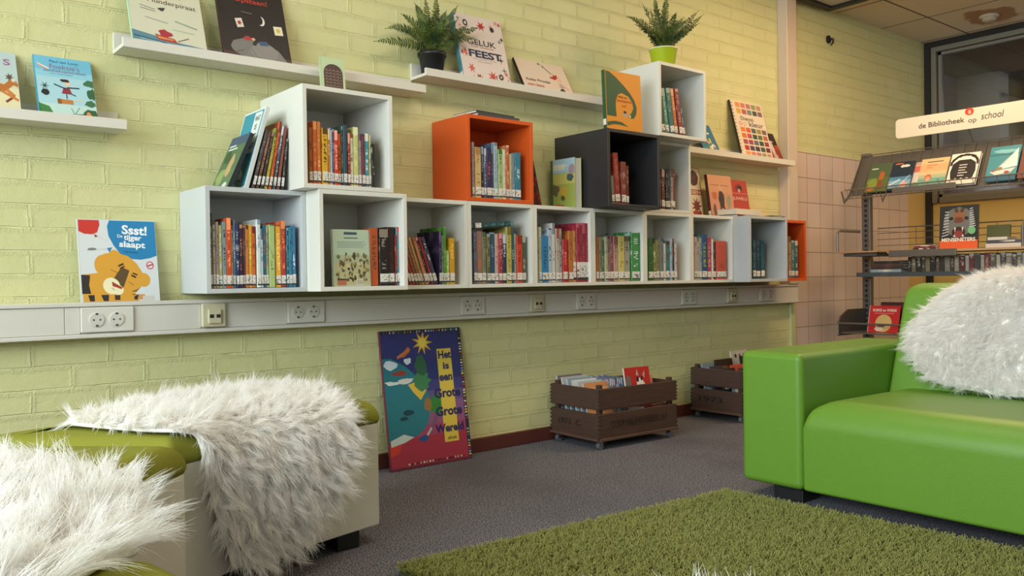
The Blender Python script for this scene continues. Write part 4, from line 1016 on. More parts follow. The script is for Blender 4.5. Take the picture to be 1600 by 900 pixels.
# ------------------------------------------------------------------ books shown cover forward
def shown(x, y, z, w, h, th, cov, spine, lab, art=(), texts=(), lean=None, yaw=0.0, wall=0.0, spine_side='left', cat='book', group=None, name='picture_book', sticker=False, tilt=0.0):
    if lean is None: lean = math.degrees(math.asin(max(0.0, min(0.9, (wall-y-th-0.002)/h))))
    r = empty(name); tag(r, lab, cat, group)
    r.matrix_world = Matrix.Translation((x, y, z)) @ Matrix.Rotation(math.radians(yaw), 4, 'Z') @ Matrix.Rotation(math.radians(-lean), 4, 'X') @ Matrix.Rotation(math.radians(tilt), 4, 'Y')
    bt = 0.002; b = MB(); sx = 0 if spine_side == 'left' else 1
    cm = mat(cov, 0.5); sm = mat(spine, 0.5)
    b.box(0, w, 0, bt, 0, h, 0).box(0, w, th-bt, th, 0, h, 0)
    if sx == 0: b.box(-0.0012, bt, -0.0001, th+0.0001, 0, h, 1)
    else: b.box(w-bt, w+0.0012, -0.0001, th+0.0001, 0, h, 1)
    b.build('cover', [cm, sm], r, 0.0005)
    MB().box(bt if sx == 0 else 0.003, w-0.003 if sx == 0 else w-bt, bt, th-bt, 0.003, h-0.003).build('page_block', PAGES, r)
    if art:
        b = MB(); ms = []; idx = {}
        for k, (hx, P) in enumerate(art):
            if hx not in idx: idx[hx] = len(ms); ms.append(mat(hx, 0.55))
            yy = -0.0003-0.000010*k
            P = [(min(max(u, 0.004), 0.998), min(max(v, 0.003), 0.998)) for u, v in P]
            b.face([(u*w, yy, v*h) for u, v in P], idx[hx])
        b.build('cover_picture', ms, r)
    ty = -0.0003-0.000010*len(art)-0.0002
    for body, u, v, tw, tth, hx, *o in texts:
        text(body, r, u*w, ty, v*h, tw*w, tth*h, hx, bold=(o[0] if o else 0.01), ry=0)
        if len(o) > 1: TEXTS[-1][0].rotation_euler = (math.pi/2, math.radians(-o[1]), 0)
    if sticker: MB().box(-0.0018, -0.0010, 0.001, th-0.001, 0.010, 0.042).build('spine_label', LABEL, r)
    return r
def R(u0, v0, u1, v1): return [(u0, v0), (u1, v0), (u1, v1), (u0, v1)]
def blob(u, v, ru, rv, seed, n=16, j=0.25):
    q = random.Random(seed); return [(u+ru*math.cos(2*math.pi*k/n)*(1+q.uniform(-j, j)), v+rv*math.sin(2*math.pi*k/n)*(1+q.uniform(-j, j))) for k in range(n)]
def star(u, v, r1, r2, n, asp=1.0): return [(u+(r1 if k % 2 == 0 else r2)*math.cos(math.pi*k/n), v+(r1 if k % 2 == 0 else r2)*asp*math.sin(math.pi*k/n)) for k in range(2*n)]
def bar(u0, v0, u1, v1, t):
    dx, dy = u1-u0, v1-v0; l = math.hypot(dx, dy) or 1; nx, ny = -dy/l*t/2, dx/l*t/2; return [(u0+nx, v0+ny), (u1+nx, v1+ny), (u1-nx, v1-ny), (u0-nx, v0-ny)]
def lines(hx, u0, u1, v0, v1, n, t, seed=0):
    q = random.Random(seed); return [(hx, R(u0+q.uniform(0, .03), v0+(v1-v0)*k/max(1, n-1), u1-q.uniform(0, .15), v0+(v1-v0)*k/max(1, n-1)+t)) for k in range(n)]
def speck(cols, u0, u1, v0, v1, n, s, seed, asp=1.0):
    q = random.Random(seed); return [(q.choice(cols), blob(q.uniform(u0, u1), q.uniform(v0, v1), s*q.uniform(.5, 1.2), s*asp*q.uniform(.5, 1.2), q.random(), 9)) for _ in range(n)]

# the horse book (cut by the frame) and the fox-haired witch book on the low ledge
shown(-.675, -.104, 1.2655, .187, .225, .010, 'B4C6C4', '8CA4A8', 'pale book with a galloping brown horse on the low ledge, cut by the frame',
  [('D8CFA8', R(0, 0, 1, .42)), ('C8C8A8', R(0, .42, 1, .5)), ('B06A2C', blob(.68, .42, .20, .07, 1, 14, .1)), ('B06A2C', bar(.82, .44, .95, .56, .09)), ('B06A2C', [(.90, .58), (1.0, .50), (.985, .45), (.88, .50)]), ('C07A38', bar(.82, .40, .93, .30, .05)), ('7A3C1C', bar(.93, .30, .80, .20, .035)),
   ('B06A2C', bar(.6, .4, .5, .25, .05)), ('5A4A3C', star(.88, .60, .07, .03, 7)), ('D8D0C0', star(.93, .56, .05, .02, 6)), ('C07A38', bar(.75, .37, .98, .24, .04))],
  [('PAARDEN', .42, .84, .5, .08, '8A6A94', .01), ('S', .86, .84, .10, .10, '9A6A90', .02)])
shown(-.440, -.104, 1.2655, .163, .232, .009, 'A4CCD4', '3E90AC', 'light blue book with a small witch on a floating log on the low ledge',
  [('6FB6D0', R(0, .78, 1, 1)), ('8AC4D4', R(0, .68, 1, .78)), ('B8D4CC', R(0, 0, 1, .25)), ('2E6A3C', [(0, 0), (.34, 0), (.30, .08), (.12, .16), (0, .26)]), ('3E7A40', [(.02, .24), (.18, .20), (.24, .10), (.05, .05)]),
   ('3C6A48', blob(.93, .62, .10, .06, 2, 14, .3)), ('2F5E3C', blob(.96, .45, .09, .09, 3, 14, .3)), ('3C6A48', blob(.90, .30, .10, .05, 4, 14, .3)), ('2F5A38', blob(.88, .10, .14, .10, 5, 14, .3)), ('D88A50', blob(.85, .10, .05, .06, 6, 10, .3)),
   ('E8D8C8', bar(.05, .87, .25, .80, .02)), ('D8905A', bar(.05, .86, .22, .77, .012)), ('C8A0B0', bar(.06, .84, .2, .76, .008)), ('B87838', R(.35, .26, .60, .33)), ('8A5428', R(.33, .255, .40, .335)), ('D8C8A0', bar(.58, .33, .80, .335, .012)),
   ('8A3038', [(.42, .42), (.60, .42), (.56, .52), (.46, .52)]), ('20303C', bar(.30, .56, .50, .50, .02)), ('20303C', bar(.52, .52, .74, .53, .02)), ('E0C0A0', blob(.54, .58, .05, .035, 7, 12, .05)), ('3A2018', blob(.50, .63, .09, .03, 8, 10, .4)), ('20303C', bar(.50, .42, .50, .34, .015)), ('20303C', bar(.58, .43, .66, .40, .015)),
   ('1C2428', blob(.14, .42, .07, .05, 9, 12, .1)), ('3A4A4C', star(.14, .52, .09, .02, 6, .8)), ('44605A', bar(.48, .10, .8, .12, .012)), ('44605A', bar(.60, .11, .55, .20, .01)), ('44605A', bar(.62, .12, .70, .22, .01))],
  [('Paul van Loon', .52, .925, .5, .045, '2E6C9A', .005), ("Foeksia's", .52, .845, .52, .075, '8A6480', .0), ('miniheksenstreken', .52, .775, .74, .048, '7A5C84', .0), ('met tekeningen', .45, .725, .4, .02, '4A5A64', 0)])
# ledge two
shown(-.168, -.104, 1.5295, .240, .265, .010, 'CFCDB4', 'A8C8A8', 'pirate picture book with a red boat on blue waves, on the second ledge',
  [('5C8494', [(0, 0), (1, 0), (1, .10), (.8, .12), (.55, .14), (.3, .19), (0, .24)]), ('2F5868', bar(.02, .16, .45, .10, .02)), ('9CC0C8', bar(.3, .08, .7, .05, .02)), ('2F5868', bar(.5, .04, .98, .05, .02)), ('A8C8C8', bar(.05, .09, .3, .06, .015)), ('2F5868', bar(.6, .10, .95, .07, .012)), ('9CC0C8', bar(.1, .13, .38, .1, .01)),
   ('A83A2C', [(.30, .22), (.56, .18), (.60, .12), (.34, .14)]), ('D88850', [(.32, .20), (.54, .17), (.55, .15), (.35, .16)]), ('A8303C', blob(.44, .24, .10, .05, 12, 12, .4)), ('6A4A38', bar(.60, .15, .76, .22, .012)), ('4A4A48', bar(.15, .62, .35, .58, .008)), ('4A4A48', bar(.15, .58, .35, .55, .008)), ('3A3A3C', blob(.44, .60, .05, .03, 13, 9, .5)), ('8A9A90', bar(.6, .45, .9, .38, .02)), ('8A9A90', bar(.2, .45, .5, .4, .012)),
   ('4A4438', bar(.3, .88, .5, .84, .018)), ('4A4438', bar(.5, .84, .72, .80, .018)), ('A8B8A0', bar(.55, .32, .85, .30, .015))],
  [('De Plunderpiraat', .50, .70, .84, .085, '5A4038', .0, -3)])
shown(.129, -.104, 1.5295, .250, .30, .010, '1E1614', '3A1C18', 'black picture book of a grey elephant under a moon, on the second ledge',
  [('4A3028', R(0, 0, 1, .13)), ('76726C', blob(.34, .20, .22, .12, 14, 18, .06)), ('7C7872', [(.28, .08), (.50, .26), (.66, .30), (.82, .22), (.92, .10), (.95, .03), (.70, .02), (.30, .04)]), ('86827C', blob(.60, .18, .20, .12, 15, 16, .06)), ('5A5650', bar(.42, .20, .50, .06, .008)), ('26201E', bar(.16, .12, .30, .17, .006)), ('26201E', bar(.5, .1, .66, .04, .006)), ('C8C4BC', blob(.64, .05, .03, .015, 16, 8, .1)), ('C8C4BC', blob(.95, .04, .03, .02, 17, 8, .3)),
   ('A8302C', blob(.38, .335, .06, .03, 18, 10, .2)), ('D0A080', blob(.46, .33, .03, .02, 19, 10, .1)), ('3A5470', [(.52, .31), (.66, .33), (.68, .27), (.56, .26)]), ('20282C', blob(.47, .27, .03, .025, 20, 8, .2)),
   ('E0DCD4', ell(.62, .60, .055, .065, 16)), ('1E1614', ell(.595, .61, .052, .063, 16)), ('D8D0C0', bar(.24, .52, .34, .54, .12)), ('A83028', star(.29, .53, .04, .02, 6)), ('E0D8B8', bar(.80, .50, .93, .51, .12)), ('D0B040', blob(.865, .505, .035, .03, 21, 9, .2)), ('8A8078', bar(.34, .69, .50, .68, .008))],
  [('Opstaan!', .50, .845, .50, .085, 'C03828', .01)])
# tyre-tread mitten book on the top left cube
t5 = shown(.449, -.195, 1.4255, .095, .150, .014, 'B6C79C', 'A8B890', 'small pale green board book with a brown knitted arch on the top left cube',
  [('4A3430', [(.10, .02), (.90, .02)]+ell(.5, .62, .40, .22, 16, 0, 180))]+[('8A7468', bar(.16+.155*i, .06+.075*j, .22+.155*i, .10+.075*j, .02)) for i in range(5) for j in range(9)]+[('8A7468', bar(.22+.155*i, .10+.075*j, .28+.155*i, .06+.075*j, .02)) for i in range(4) for j in range(9)], lean=5, name='board_book')
# ledge three
fl = []
q = random.Random(31)
for k in range(26):
    a = q.random()*2*math.pi; s = q.choice([0, 1, 2, 3])
    u, v = [(q.uniform(.05, .95), q.uniform(.84, .97)), (q.uniform(.05, .95), q.uniform(.03, .15)), (q.uniform(.03, .14), q.uniform(.05, .95)), (q.uniform(.86, .97), q.uniform(.05, .95))][s]
    c = q.choice(['B83A2C', 'C85A40', '2A2A2C', '6A7A6A', 'D08868', '8A3028'])
    fl.append((c, star(u, v, q.uniform(.03, .07), .018, q.choice([4, 5, 6]), .85) if q.random() < .6 else bar(u, v, u+.07*math.cos(a), v+.06*math.sin(a), .015)))
fl += [('B83028', star(.55, .86, .10, .04, 6, .8)), ('2A2A2C', ell(.22, .87, .05, .05, 12)), ('DCD0C4', ell(.22, .87, .025, .025, 10)), ('2A2A2C', ell(.78, .84, .045, .04, 12)), ('C04838', star(.62, .12, .11, .04, 7, .8)), ('2A2A2C', ell(.80, .13, .05, .045, 12)), ('D8B0A0', ell(.80, .13, .02, .02, 10)), ('C86048', star(.2, .20, .08, .03, 6, 1)), ('8A3028', star(.33, .08, .07, .03, 6, .8))]
shown(1.150, -.104, 1.6005, .258, .318, .022, 'D8C8C0', '4A8A96', 'large GELUK FEEST book with red flowers and a teal spine, beside the black-potted fern', fl,
  [('GELUK', .50, .60, .60, .085, '2E3030', .01), ('voor kinderen', .50, .535, .48, .03, 'B07868', 0), ('FEEST', .54, .425, .70, .11, '26324A', .035), ('warm gezellig en vrolijk', .5, .345, .5, .02, '9A8078', 0), ('met recepten', .5, .31, .3, .018, '9A8078', 0)], sticker=True)
shown(1.492, -.104, 1.6005, .300, .19, .012, 'DDC8B4', '241C1C', 'wide cream book with a red-scarfed child, right of the GELUK book',
  [('3A3838', bar(.52, .92, .60, .80, .012)), ('6A7A80', ell(.48, .93, .025, .04, 10)), ('6A7A80', ell(.55, .86, .02, .035, 10)), ('4A4448', bar(.58, .82, .68, .66, .02)), ('A82C28', star(.74, .58, .09, .04, 6, 1.3)), ('E0B898', blob(.80, .50, .05, .09, 41, 12, .1)), ('D8C0B0', blob(.80, .32, .06, .12, 42, 12, .1)), ('4A4448', bar(.76, .36, .84, .35, .02)), ('4A4448', bar(.76, .30, .85, .29, .02)), ('3A3438', blob(.79, .14, .06, .11, 43, 12, .15)), ('D8A888', bar(.84, .36, .94, .22, .03)), ('B02C28', bar(.62, .56, .72, .52, .05))],
  [('Aadje Piraatje', .33, .375, .50, .105, '4A3A38', .01), ('viert feest', .25, .235, .34, .09, 'B04038', .01)])
# dinosaur book on the black cube
hood = [(.02, .985), (.12, .98), (.30, .90), (.50, .78), (.68, .66), (.80, .54), (.86, .42), (.84, .30), (.76, .22), (.64, .215), (.63, .27), (.70, .31), (.76, .40), (.74, .50), (.62, .60), (.44, .64), (.34, .60), (.28, .50), (.27, .38), (.28, .215), (.02, .22)]
shown(1.754, -.343, 1.4255, .226, .262, .020, 'D98C1E', '27502E', 'orange picture book with a big green curling dinosaur on the black cube',
  [('27502E', hood), ('27502E', [(.02, .04), (.20, .08), (.40, .08), (.60, .06), (.42, .13), (.22, .14), (.02, .11)]), ('D0D0C8', ell(.66, .25, .02, .03, 10)), ('A89C90', R(.46, .225, .58, .31)), ('3A1C18', ell(.52, .31, .045, .025, 12))],
  [('Wild en', .46, .565, .24, .045, '6A1C10', .01), ('Dinosaurus', .50, .505, .46, .055, 'A8281C', .01), ('tuf', .50, .42, .12, .05, 'A8281C', .01)], lean=2.5, sticker=True, yaw=-2)
# ledge four
gc = ['D88A50', 'C87868', 'B07078', '8A9060', 'B08878', 'C8A040', 'B05860', '6A8078', '3A5048', '7A6068', 'D87830', 'C85838', '4A5A60', '90883A', '7A5850', 'D06830', 'B04858', '2E4A40', '5A6838', 'A86048', 'A04850', '983858', '5A6070', '34483C', '8A3830', 'B02830', '4A3A50', '3A3050', '34503A', '6A2838']
grid = []
for j, vv in enumerate((.89, .78)):
    for i in range(5): grid.append((gc[(j*5+i) % 30], R(.14+.17*i, vv, .28+.17*i, vv+.085)))
for j in range(5):
    for i in range(5): grid.append((gc[(10+j*5+i) % 30], R(.14+.17*i, .46-.105*j, .28+.17*i, .54-.105*j)))
D9 = shown(3.098, -.104, 1.4305, .305, .355, .014, 'DCCDB8', '3A3028', 'spiral-bound animals book with a grid of coloured squares on the last ledge', grid,
  [('Dieren', .42, .70, .40, .07, '3A302C', .005), ('o', .18, .605, .09, .07, 'D08050', .005), ('p', .32, .590, .09, .09, 'D8A898', .005), ('kleur', .68, .615, .46, .09, '3A3C48', .005)])
b = MB()
for k in range(16): b.tube([(0.004+0.006*math.cos(a), 0.004-0.008*math.sin(a)-0.002, .02+.021*k+.001*a) for a in [2*math.pi*i/8 for i in range(9)]], 0.0011, 5)
b.build('spiral_binding', mat('2A2624', 0.4), D9)
shown(3.402, -.092, 1.4305, .132, .205, .008, '2A1618', '201214', 'dark red book behind the spiral-bound book at the post', [('8A2C28', R(.1, .1, .95, .5)), ('C8B8B0', blob(.5, .5, .14, .22, 51, 12, .3)), ('A83830', R(.7, .45, 1, .6)), ('D0C0B8', bar(.15, .74, .7, .7, .04)), ('B8A098', blob(.5, .2, .15, .12, 52, 10, .3)), ('4A2028', R(.05, .0, .5, .08))])
shown(2.765, -.100, 1.4305, .145, .195, .010, '2C6C90', '1C4460', 'blue book of small bright figures on the last ledge beside the topmost cube', speck(['D8C870', 'C87838', 'D8E0E0', '2C8A4A', 'E0A890'], .1, .9, .08, .92, 26, .07, 53))
shown(2.60, -.105, 1.4305, .12, .08, .016, 'C87C30', 'A86020', 'small orange booklet leaning on the last ledge behind the topmost cube')
# tiger book on the cable trunk
tg = [('C73328', [(.01, .99), (.27, .99), (.275, .93), (.24, .84), (.18, .815), (.08, .82), (.01, .85)]), ('8A2820', [(.20, .82), (.25, .79), (.21, .78)]),
  ('1B7BAE', [(.40, .99), (.995, .99), (.995, .56), (.90, .53), (.78, .51), (.64, .52), (.52, .58), (.44, .68), (.38, .80), (.37, .92)]), ('1B7BAE', [(.42, .66), (.35, .65), (.38, .60)]), ('7A7A78', blob(.16, .635, .06, .018, 61, 10, .3)), ('A0A09C', bar(.22, .63, .35, .64, .003)), ('A0A09C', bar(.25, .79, .36, .73, .002)),
  ('D59A32', [(.03, .10), (.03, .33), (.22, .35), (.60, .12), (.60, .10)]), ('2C2420', [(.01, .10), (.12, .09), (.10, .20), (.12, .32), (.01, .33)]), ('D59A32', R(.02, .005, .62, .10)), ('C98F60', R(.70, .02, .80, .085)), ('D59A32', R(.6, .005, .72, .085)),
  ('2C2420', [(.08, .085), (.16, .085), (.16, .01), (.10, .01)]), ('2C2420', [(.24, .085), (.34, .085), (.33, .01), (.27, .01)]), ('3A2C1C', R(.41, .02, .48, .08)), ('2C2420', [(.66, .06), (.72, .085), (.70, .02), (.66, .02)]),
  ('D59A32', ell(.30, .44, .12, .13, 22, rot=.3)), ('5A4020', ell(.285, .44, .035, .09, 14, rot=-.35)), ('D59A32', [(.30, .58), (.46, .60), (.62, .55), (.72, .46), (.80, .33), (.78, .20), (.66, .08), (.50, .10), (.30, .26), (.22, .40)]), ('D59A32', ell(.44, .53, .09, .10, 20)), ('D59A32', ell(.80, .26, .085, .085, 20)),
  ('5A4424', [(.52, .42), (.62, .375), (.53, .17), (.38, .24)]), ('A03A2C', [(.39, .235), (.53, .175), (.50, .165), (.40, .19)]), ('EBE2B8', ell(.38, .19, .11, .10, 20, rot=-.4)), ('EBE2B8', ell(.46, .14, .07, .06, 16)), ('A03A2C', [(.385, .245), (.52, .17), (.50, .15), (.39, .19)]), ('6A5A48', bar(.37, .17, .42, .14, .004)), ('6A5A48', bar(.40, .19, .40, .14, .004)),
  ('3A2A18', bar(.48, .43, .55, .46, .022)), ('3A2A18', bar(.50, .40, .56, .43, .018)), ('3A2A18', bar(.64, .32, .70, .29, .022)), ('3A2A18', bar(.66, .345, .72, .32, .018)), ('6A4A20', bar(.38, .39, .47, .345, .007)), ('6A4A20', bar(.60, .24, .66, .195, .007)),
  ('4A3620', [(.62, .12), (.70, .14), (.76, .18), (.69, .12)]), ('4A3620', [(.62, .09), (.70, .085), (.66, .075)]), ('C8C4BC', R(.77, .01, .92, .065)), ('C85060', ell(.895, .44, .05, .05, 20)), ('E0D8D4', ell(.895, .44, .036, .036, 18)), ('B04858', bar(.86, .43, .93, .45, .02))]
shown(-.325, -.0595, .7040, .238, .272, .010, 'D2D6D6', 'C8CCCC', 'white picture book with a sleeping tiger and blue balloon, standing on the cable trunk', tg,
  [('Ssst!', .72, .875, .33, .115, 'E8ECEC', .03, -3), ('De', .525, .80, .065, .04, 'E8ECEC', .01), ('tijger', .69, .77, .23, .085, 'E8ECEC', .03, -3), ('slaapt', .68, .685, .34, .10, 'E8ECEC', .03, -3), ('Britta Teckentrup', .66, .60, .18, .02, '16486C', .01, -3)], lean=10.2)
# behind and between the cubes on the row
shown(1.462, -.07, 1.0755, .145, .242, .008, '4A1C18', '3A1412', 'dark red patterned book standing just right of the upper orange cube', speck(['A82820', '1C1414', '7A2018'], .05, .98, .04, .96, 60, .06, 55))
fb = shown(1.683, -.044, 1.0755, .158, .232, .042, 'A9B070', '4A6838', 'thick farm picture book with its cover turned left, leaning by the black cube',
  [('9CC0CC', R(0, .72, 1, 1)), ('C8D0C0', R(0, .78, .6, .9)), ('98A850', R(0, 0, 1, .70)), ('B8B860', R(0, .5, 1, .70)), ('4A5A58', blob(.80, .62, .14, .08, 56, 14, .15)), ('9A8890', blob(.88, .78, .13, .10, 57, 12, .15)), ('6A6048', blob(.22, .38, .14, .12, 58, 12, .4)), ('C0A038', blob(.55, .35, .14, .12, 59, 12, .3)), ('5A5830', blob(.50, .22, .10, .05, 60, 12, .3)), ('B8302C', bar(.2, .10, .55, .07, .02)), ('4A6A38', R(.0, .0, .10, 1))],
  [('boerderij', .42, .86, .5, .07, 'D8E0D8', .01)], lean=0, yaw=-88)
shown(2.575, -.060, 1.0755, .225, .285, .012, 'CFC2AE', '7A5A38', 'white book with brown animals and a red title band behind the narrow white cube',
  [('B08850', R(0, .97, 1, 1)), ('B08850', R(.965, 0, 1, 1)), ('4A2A28', blob(.74, .78, .17, .15, 62, 16, .12)), ('8A2C24', R(.1, .46, 1, .56)), ('6A3028', star(.76, .24, .20, .09, 9, .9)), ('8A3028', R(.6, .05, .92, .14))], [('VISSEN', .65, .51, .6, .07, 'D8C8B4', .02)], lean=7)
shown(2.800, -.112, 1.0755, .212, .245, .018, 'C08870', '4A2420', 'salmon-coloured book with a standing figure, beside the brown-and-white book',
  [('C8906E', R(.0, .6, 1, 1)), ('3A2A2A', blob(.50, .45, .12, .20, 63, 14, .15)), ('3A2A2A', bar(.44, .30, .42, .12, .06)), ('3A2A2A', bar(.56, .30, .60, .12, .06)), ('C8A080', blob(.50, .70, .05, .06, 64, 10, .1)), ('B8602C', ell(.22, .52, .10, .09, 16)), ('8A8A70', blob(.80, .40, .09, .16, 65, 12, .3)), ('6A4A38', blob(.18, .2, .07, .12, 66, 12, .3)), ('8A5A48', R(.1, .76, .42, .775)), ('8A5A48', R(.5, .76, .86, .775))], sticker=True, lean=8)
shown(3.035, -.085, 1.0755, .165, .235, .008, 'A83C30', '7A2820', 'red book with a hatted face and white title, right of the salmon book',
  [('8A2820', ell(.5, .80, .22, .10, 16)), ('3A2020', blob(.55, .80, .14, .08, 67, 14, .2)), ('C8988A', ell(.52, .74, .07, .05, 12)), ('C87868', R(.02, .66, .98, .675))], [('JUWELS', .5, .53, .82, .10, 'D8B8A8', .01)], lean=9)
def flat(x, y, z, sx, sy, th, yaw, cov, pg, lab, group=None, name='book', page_side='x'):
    r = empty(name, (x, y, z), math.radians(yaw)); tag(r, lab, 'book', group); bt = 0.0015
    b = MB(); b.box(0, sx, 0, sy, 0, bt).box(0, sx, 0, sy, th-bt, th)
    if page_side == 'x': b.box(-0.0008, bt, 0, sy, 0, th)
    else: b.box(0, sx, -0.0008, bt, 0, th)
    c = b.build('cover', COVER, r, 0.0004); set_cover(c, cov, pg)
    MB().box(bt if page_side == 'x' else 0.002, sx-0.002, 0.002 if page_side == 'x' else bt, sy-0.002, bt, th-bt).build('page_block', PAGES, r)
    return r
flat(2.845, -.245, 1.0755, .20, .12, .014, 3, '6A2C28', 'B0A090', 'dark red book lying under the white book on the far cubes', 'books lying on the far cubes', page_side='y')
flat(2.825, -.248, 1.0900, .255, .118, .030, 4, 'CFC8BC', '4A4440', 'thick white book lying flat in front of the salmon book', 'books lying on the far cubes', page_side='y')
flat(3.02, -.345, 1.0755, .125, .09, .007, 2, '2A2420', '5A4A40', 'thin dark booklet lying on the far grey cube', 'books lying on the far cubes')
flat(1.11, -.246, 1.4255, .225, .16, .011, 2, '3C4448', '8A9498', 'dark grey magazine lying on the upper orange cube, lower one', 'magazines on the upper orange cube', page_side='y')
flat(1.105, -.243, 1.4367, .215, .15, .010, 5, '2C3438', '98A0A0', 'dark grey magazine lying on the upper orange cube, upper one', 'magazines on the upper orange cube', page_side='y')
# mint back-cover book standing turned in the deep white cube
shown(.416, -.326, .7415, .143, .200, .018, 'AFC0A6', '8FA088', 'mint book showing its back cover with many small animals, in the deep white cube',
  [('3C4C60', R(.30, .91, .66, .955)), ('5A6860', R(.30, .84, .68, .86))]+lines('7A8A80', .1, .92, .68, .78, 5, .008, 3)+[('B0AC80', R(.02, .02, .98, .42)), ('A4B090', R(.02, .42, .98, .55))]+speck(['5A5038', '8A7A50', 'C8B888', '3A3A2C', 'A89860', '6A6A4A'], .05, .95, .10, .56, 70, .045, 71)+[('2E3038', R(.08, .11, .32, .135)), ('A86848', R(.08, .02, .32, .11)), ('D8D0B8', R(.60, .02, .80, .12))]+[('2A2A2A', R(.62+.03*k, .03, .632+.03*k, .11)) for k in range(6)], lean=3, yaw=0, spine_side='right')
# the two cover-left books of the leaning row
shown(.078, -.078, 1.0755, .160, .205, .014, '4E6A48', '1E2630', 'green wildlife picture book leaning outermost on the light grey cube, before the teal book',
  [('3A5068', R(0, .82, 1, 1)), ('5A7450', R(0, .0, 1, .35)), ('B89870', blob(.60, .40, .14, .22, 72, 14, .2)), ('8A9A60', blob(.3, .25, .2, .15, 73, 14, .3)), ('C8C8C0', blob(.75, .06, .12, .05, 74, 10, .2)), ('34502E', blob(.25, .6, .2, .12, 75, 12, .3)), ('D0D4D0', R(.1, .80, .45, .83)), ('D0D4D0', R(.1, .74, .6, .77))], lean=24, yaw=-90, spine_side='right')
TB = shown(.136, -.055, 1.0755, .185, .292, .013, '2B8CA2', 'C8CCC8', 'tall teal book with white border and speech plate in the leaning row',
  [('D8DCD8', R(0, 0, 1, .025)), ('D8DCD8', R(0, .975, 1, 1)), ('D8DCD8', R(0, 0, .035, 1)), ('D8DCD8', R(.955, 0, 1, 1)), ('D8DCD8', rounded(.34, .52, .03, 4, .56, .44)), ('2A3438', [(.30, .50), (.62, .48), (.50, .74)]), ('C8B890', [(.38, .52), (.55, .51), (.50, .62)]), ('D0DCDC', blob(.62, .18, .10, .05, 76, 10, .4)), ('10485C', blob(.5, .10, .16, .03, 77, 10, .4)), ('D0DCDC', bar(.4, .30, .6, .22, .02))],
  [('WAT', .73, .88, .24, .07, '2A2E30', .02), ('IS', .73, .77, .10, .07, '2A2E30', .02), ('HET', .73, .65, .24, .07, '2A2E30', .02), ('NUT', .73, .53, .24, .07, '2A2E30', .02)], lean=16.2, yaw=-90, spine_side='right')
# the big atlas leaning on the floor
at = [('2A3068', R(0, .62, 1, 1)), ('3A3A74', R(0, .54, 1, .62)), ('5A4A80', R(0, .46, 1, .54)), ('7A5480', R(0, .38, 1, .46)), ('8C5074', R(0, .30, 1, .38)), ('983F60', R(0, .22, 1, .30)), ('9C2E42', R(0, 0, 1, .22)),
  ('22707C', [(.004, .80), (.10, .80), (.26, .74), (.42, .64), (.52, .53), (.54, .42), (.48, .30), (.36, .23), (.20, .215), (.004, .20)]), ('B8C8C4', [(.02, .215), (.18, .25), (.30, .22), (.18, .19), (.02, .17)]), ('C03A2C', [(.004, .17), (.15, .18), (.10, .12), (.004, .10)]),
  ('C8D4D8', blob(.09, .75, .09, .03, 81, 12, .3)), ('C8D4D8', blob(.30, .77, .05, .025, 82, 12, .3)), ('8A3C30', blob(.20, .69, .09, .02, 83, 12, .4)), ('D0B040', [(.28, .60), (.40, .62), (.50, .55), (.42, .48), (.34, .54)]), ('3A7A4C', blob(.46, .62, .10, .07, 84, 14, .3)), ('2C5C40', blob(.46, .73, .08, .07, 85, 14, .3)), ('C8D0C8', blob(.10, .62, .10, .015, 86, 10, .4)), ('C8C8C0', blob(.26, .63, .10, .02, 87, 10, .3)),
  ('2F7A34', blob(.60, .44, .09, .07, 88, 16, .25)), ('8A6A3C', blob(.50, .44, .05, .05, 89, 14, .2)), ('A85A38', [(.20, .80), (.32, .88), (.34, .84), (.26, .80)]), ('C0703C', bar(.18, .80, .34, .86, .02)), ('123C48', blob(.26, .40, .07, .02, 90, 10, .2)), ('123C48', blob(.20, .36, .05, .015, 91, 10, .2)), ('6A5070', bar(.60, .36, .50, .24, .03)), ('B8B0B8', bar(.52, .27, .46, .22, .02)), ('1E4C80', blob(.42, .20, .06, .02, 92, 10, .3)),
  ('C89A30', star(.50, .90, .13, .055, 9, .72)), ('E0C850', star(.50, .90, .07, .04, 9, .72)), ('D2B848', R(.67, .15, .85, .845)),
  ('1E1E30', R(0, .975, 1, 1)), ('2A2A44', R(.955, .0, 1, 1)), ('6E2434', R(0, 0, 1, .02))]
q = random.Random(77)
for k in range(26): at.append((q.choice(['C8C8C0', 'A83838', '3C6A50', 'D0B848', '9098A8']), R(.04+.036*k, .978, .04+.036*k+q.uniform(.008, .026), .992)))
for k in range(44): at.append((q.choice(['C8C8C0', 'A83838', '3C6A50', 'D0B848', '9098A8', '20202C']), R(.962, .03+.021*k, .990, .03+.021*k+q.uniform(.006, .014))))
for k in range(20): at.append((q.choice(['D0C8C0', 'C8A8A0', '30202C']), R(.2+.036*k, .026, .2+.036*k+q.uniform(.008, .024), .040)))
WDI = '26265A'
shown(.772, -.094, .001, .397, .560, .012, '2A3068', '6A2838', 'large world atlas with a sun and globe leaning on the brick wall on the carpet', at,
  [('Het', .765, .80, .165, .060, WDI, .03), ('is', .77, .715, .075, .05, WDI, .03), ('een', .755, .625, .165, .045, WDI, .03), ('Grote', .757, .515, .33, .07, WDI, .03), ('Grote', .755, .38, .33, .07, WDI, .03), ('Wereld', .745, .255, .36, .062, WDI, .03), ('ATLAS', .765, .178, .11, .02, '4A3A20', .02)], name='atlas')

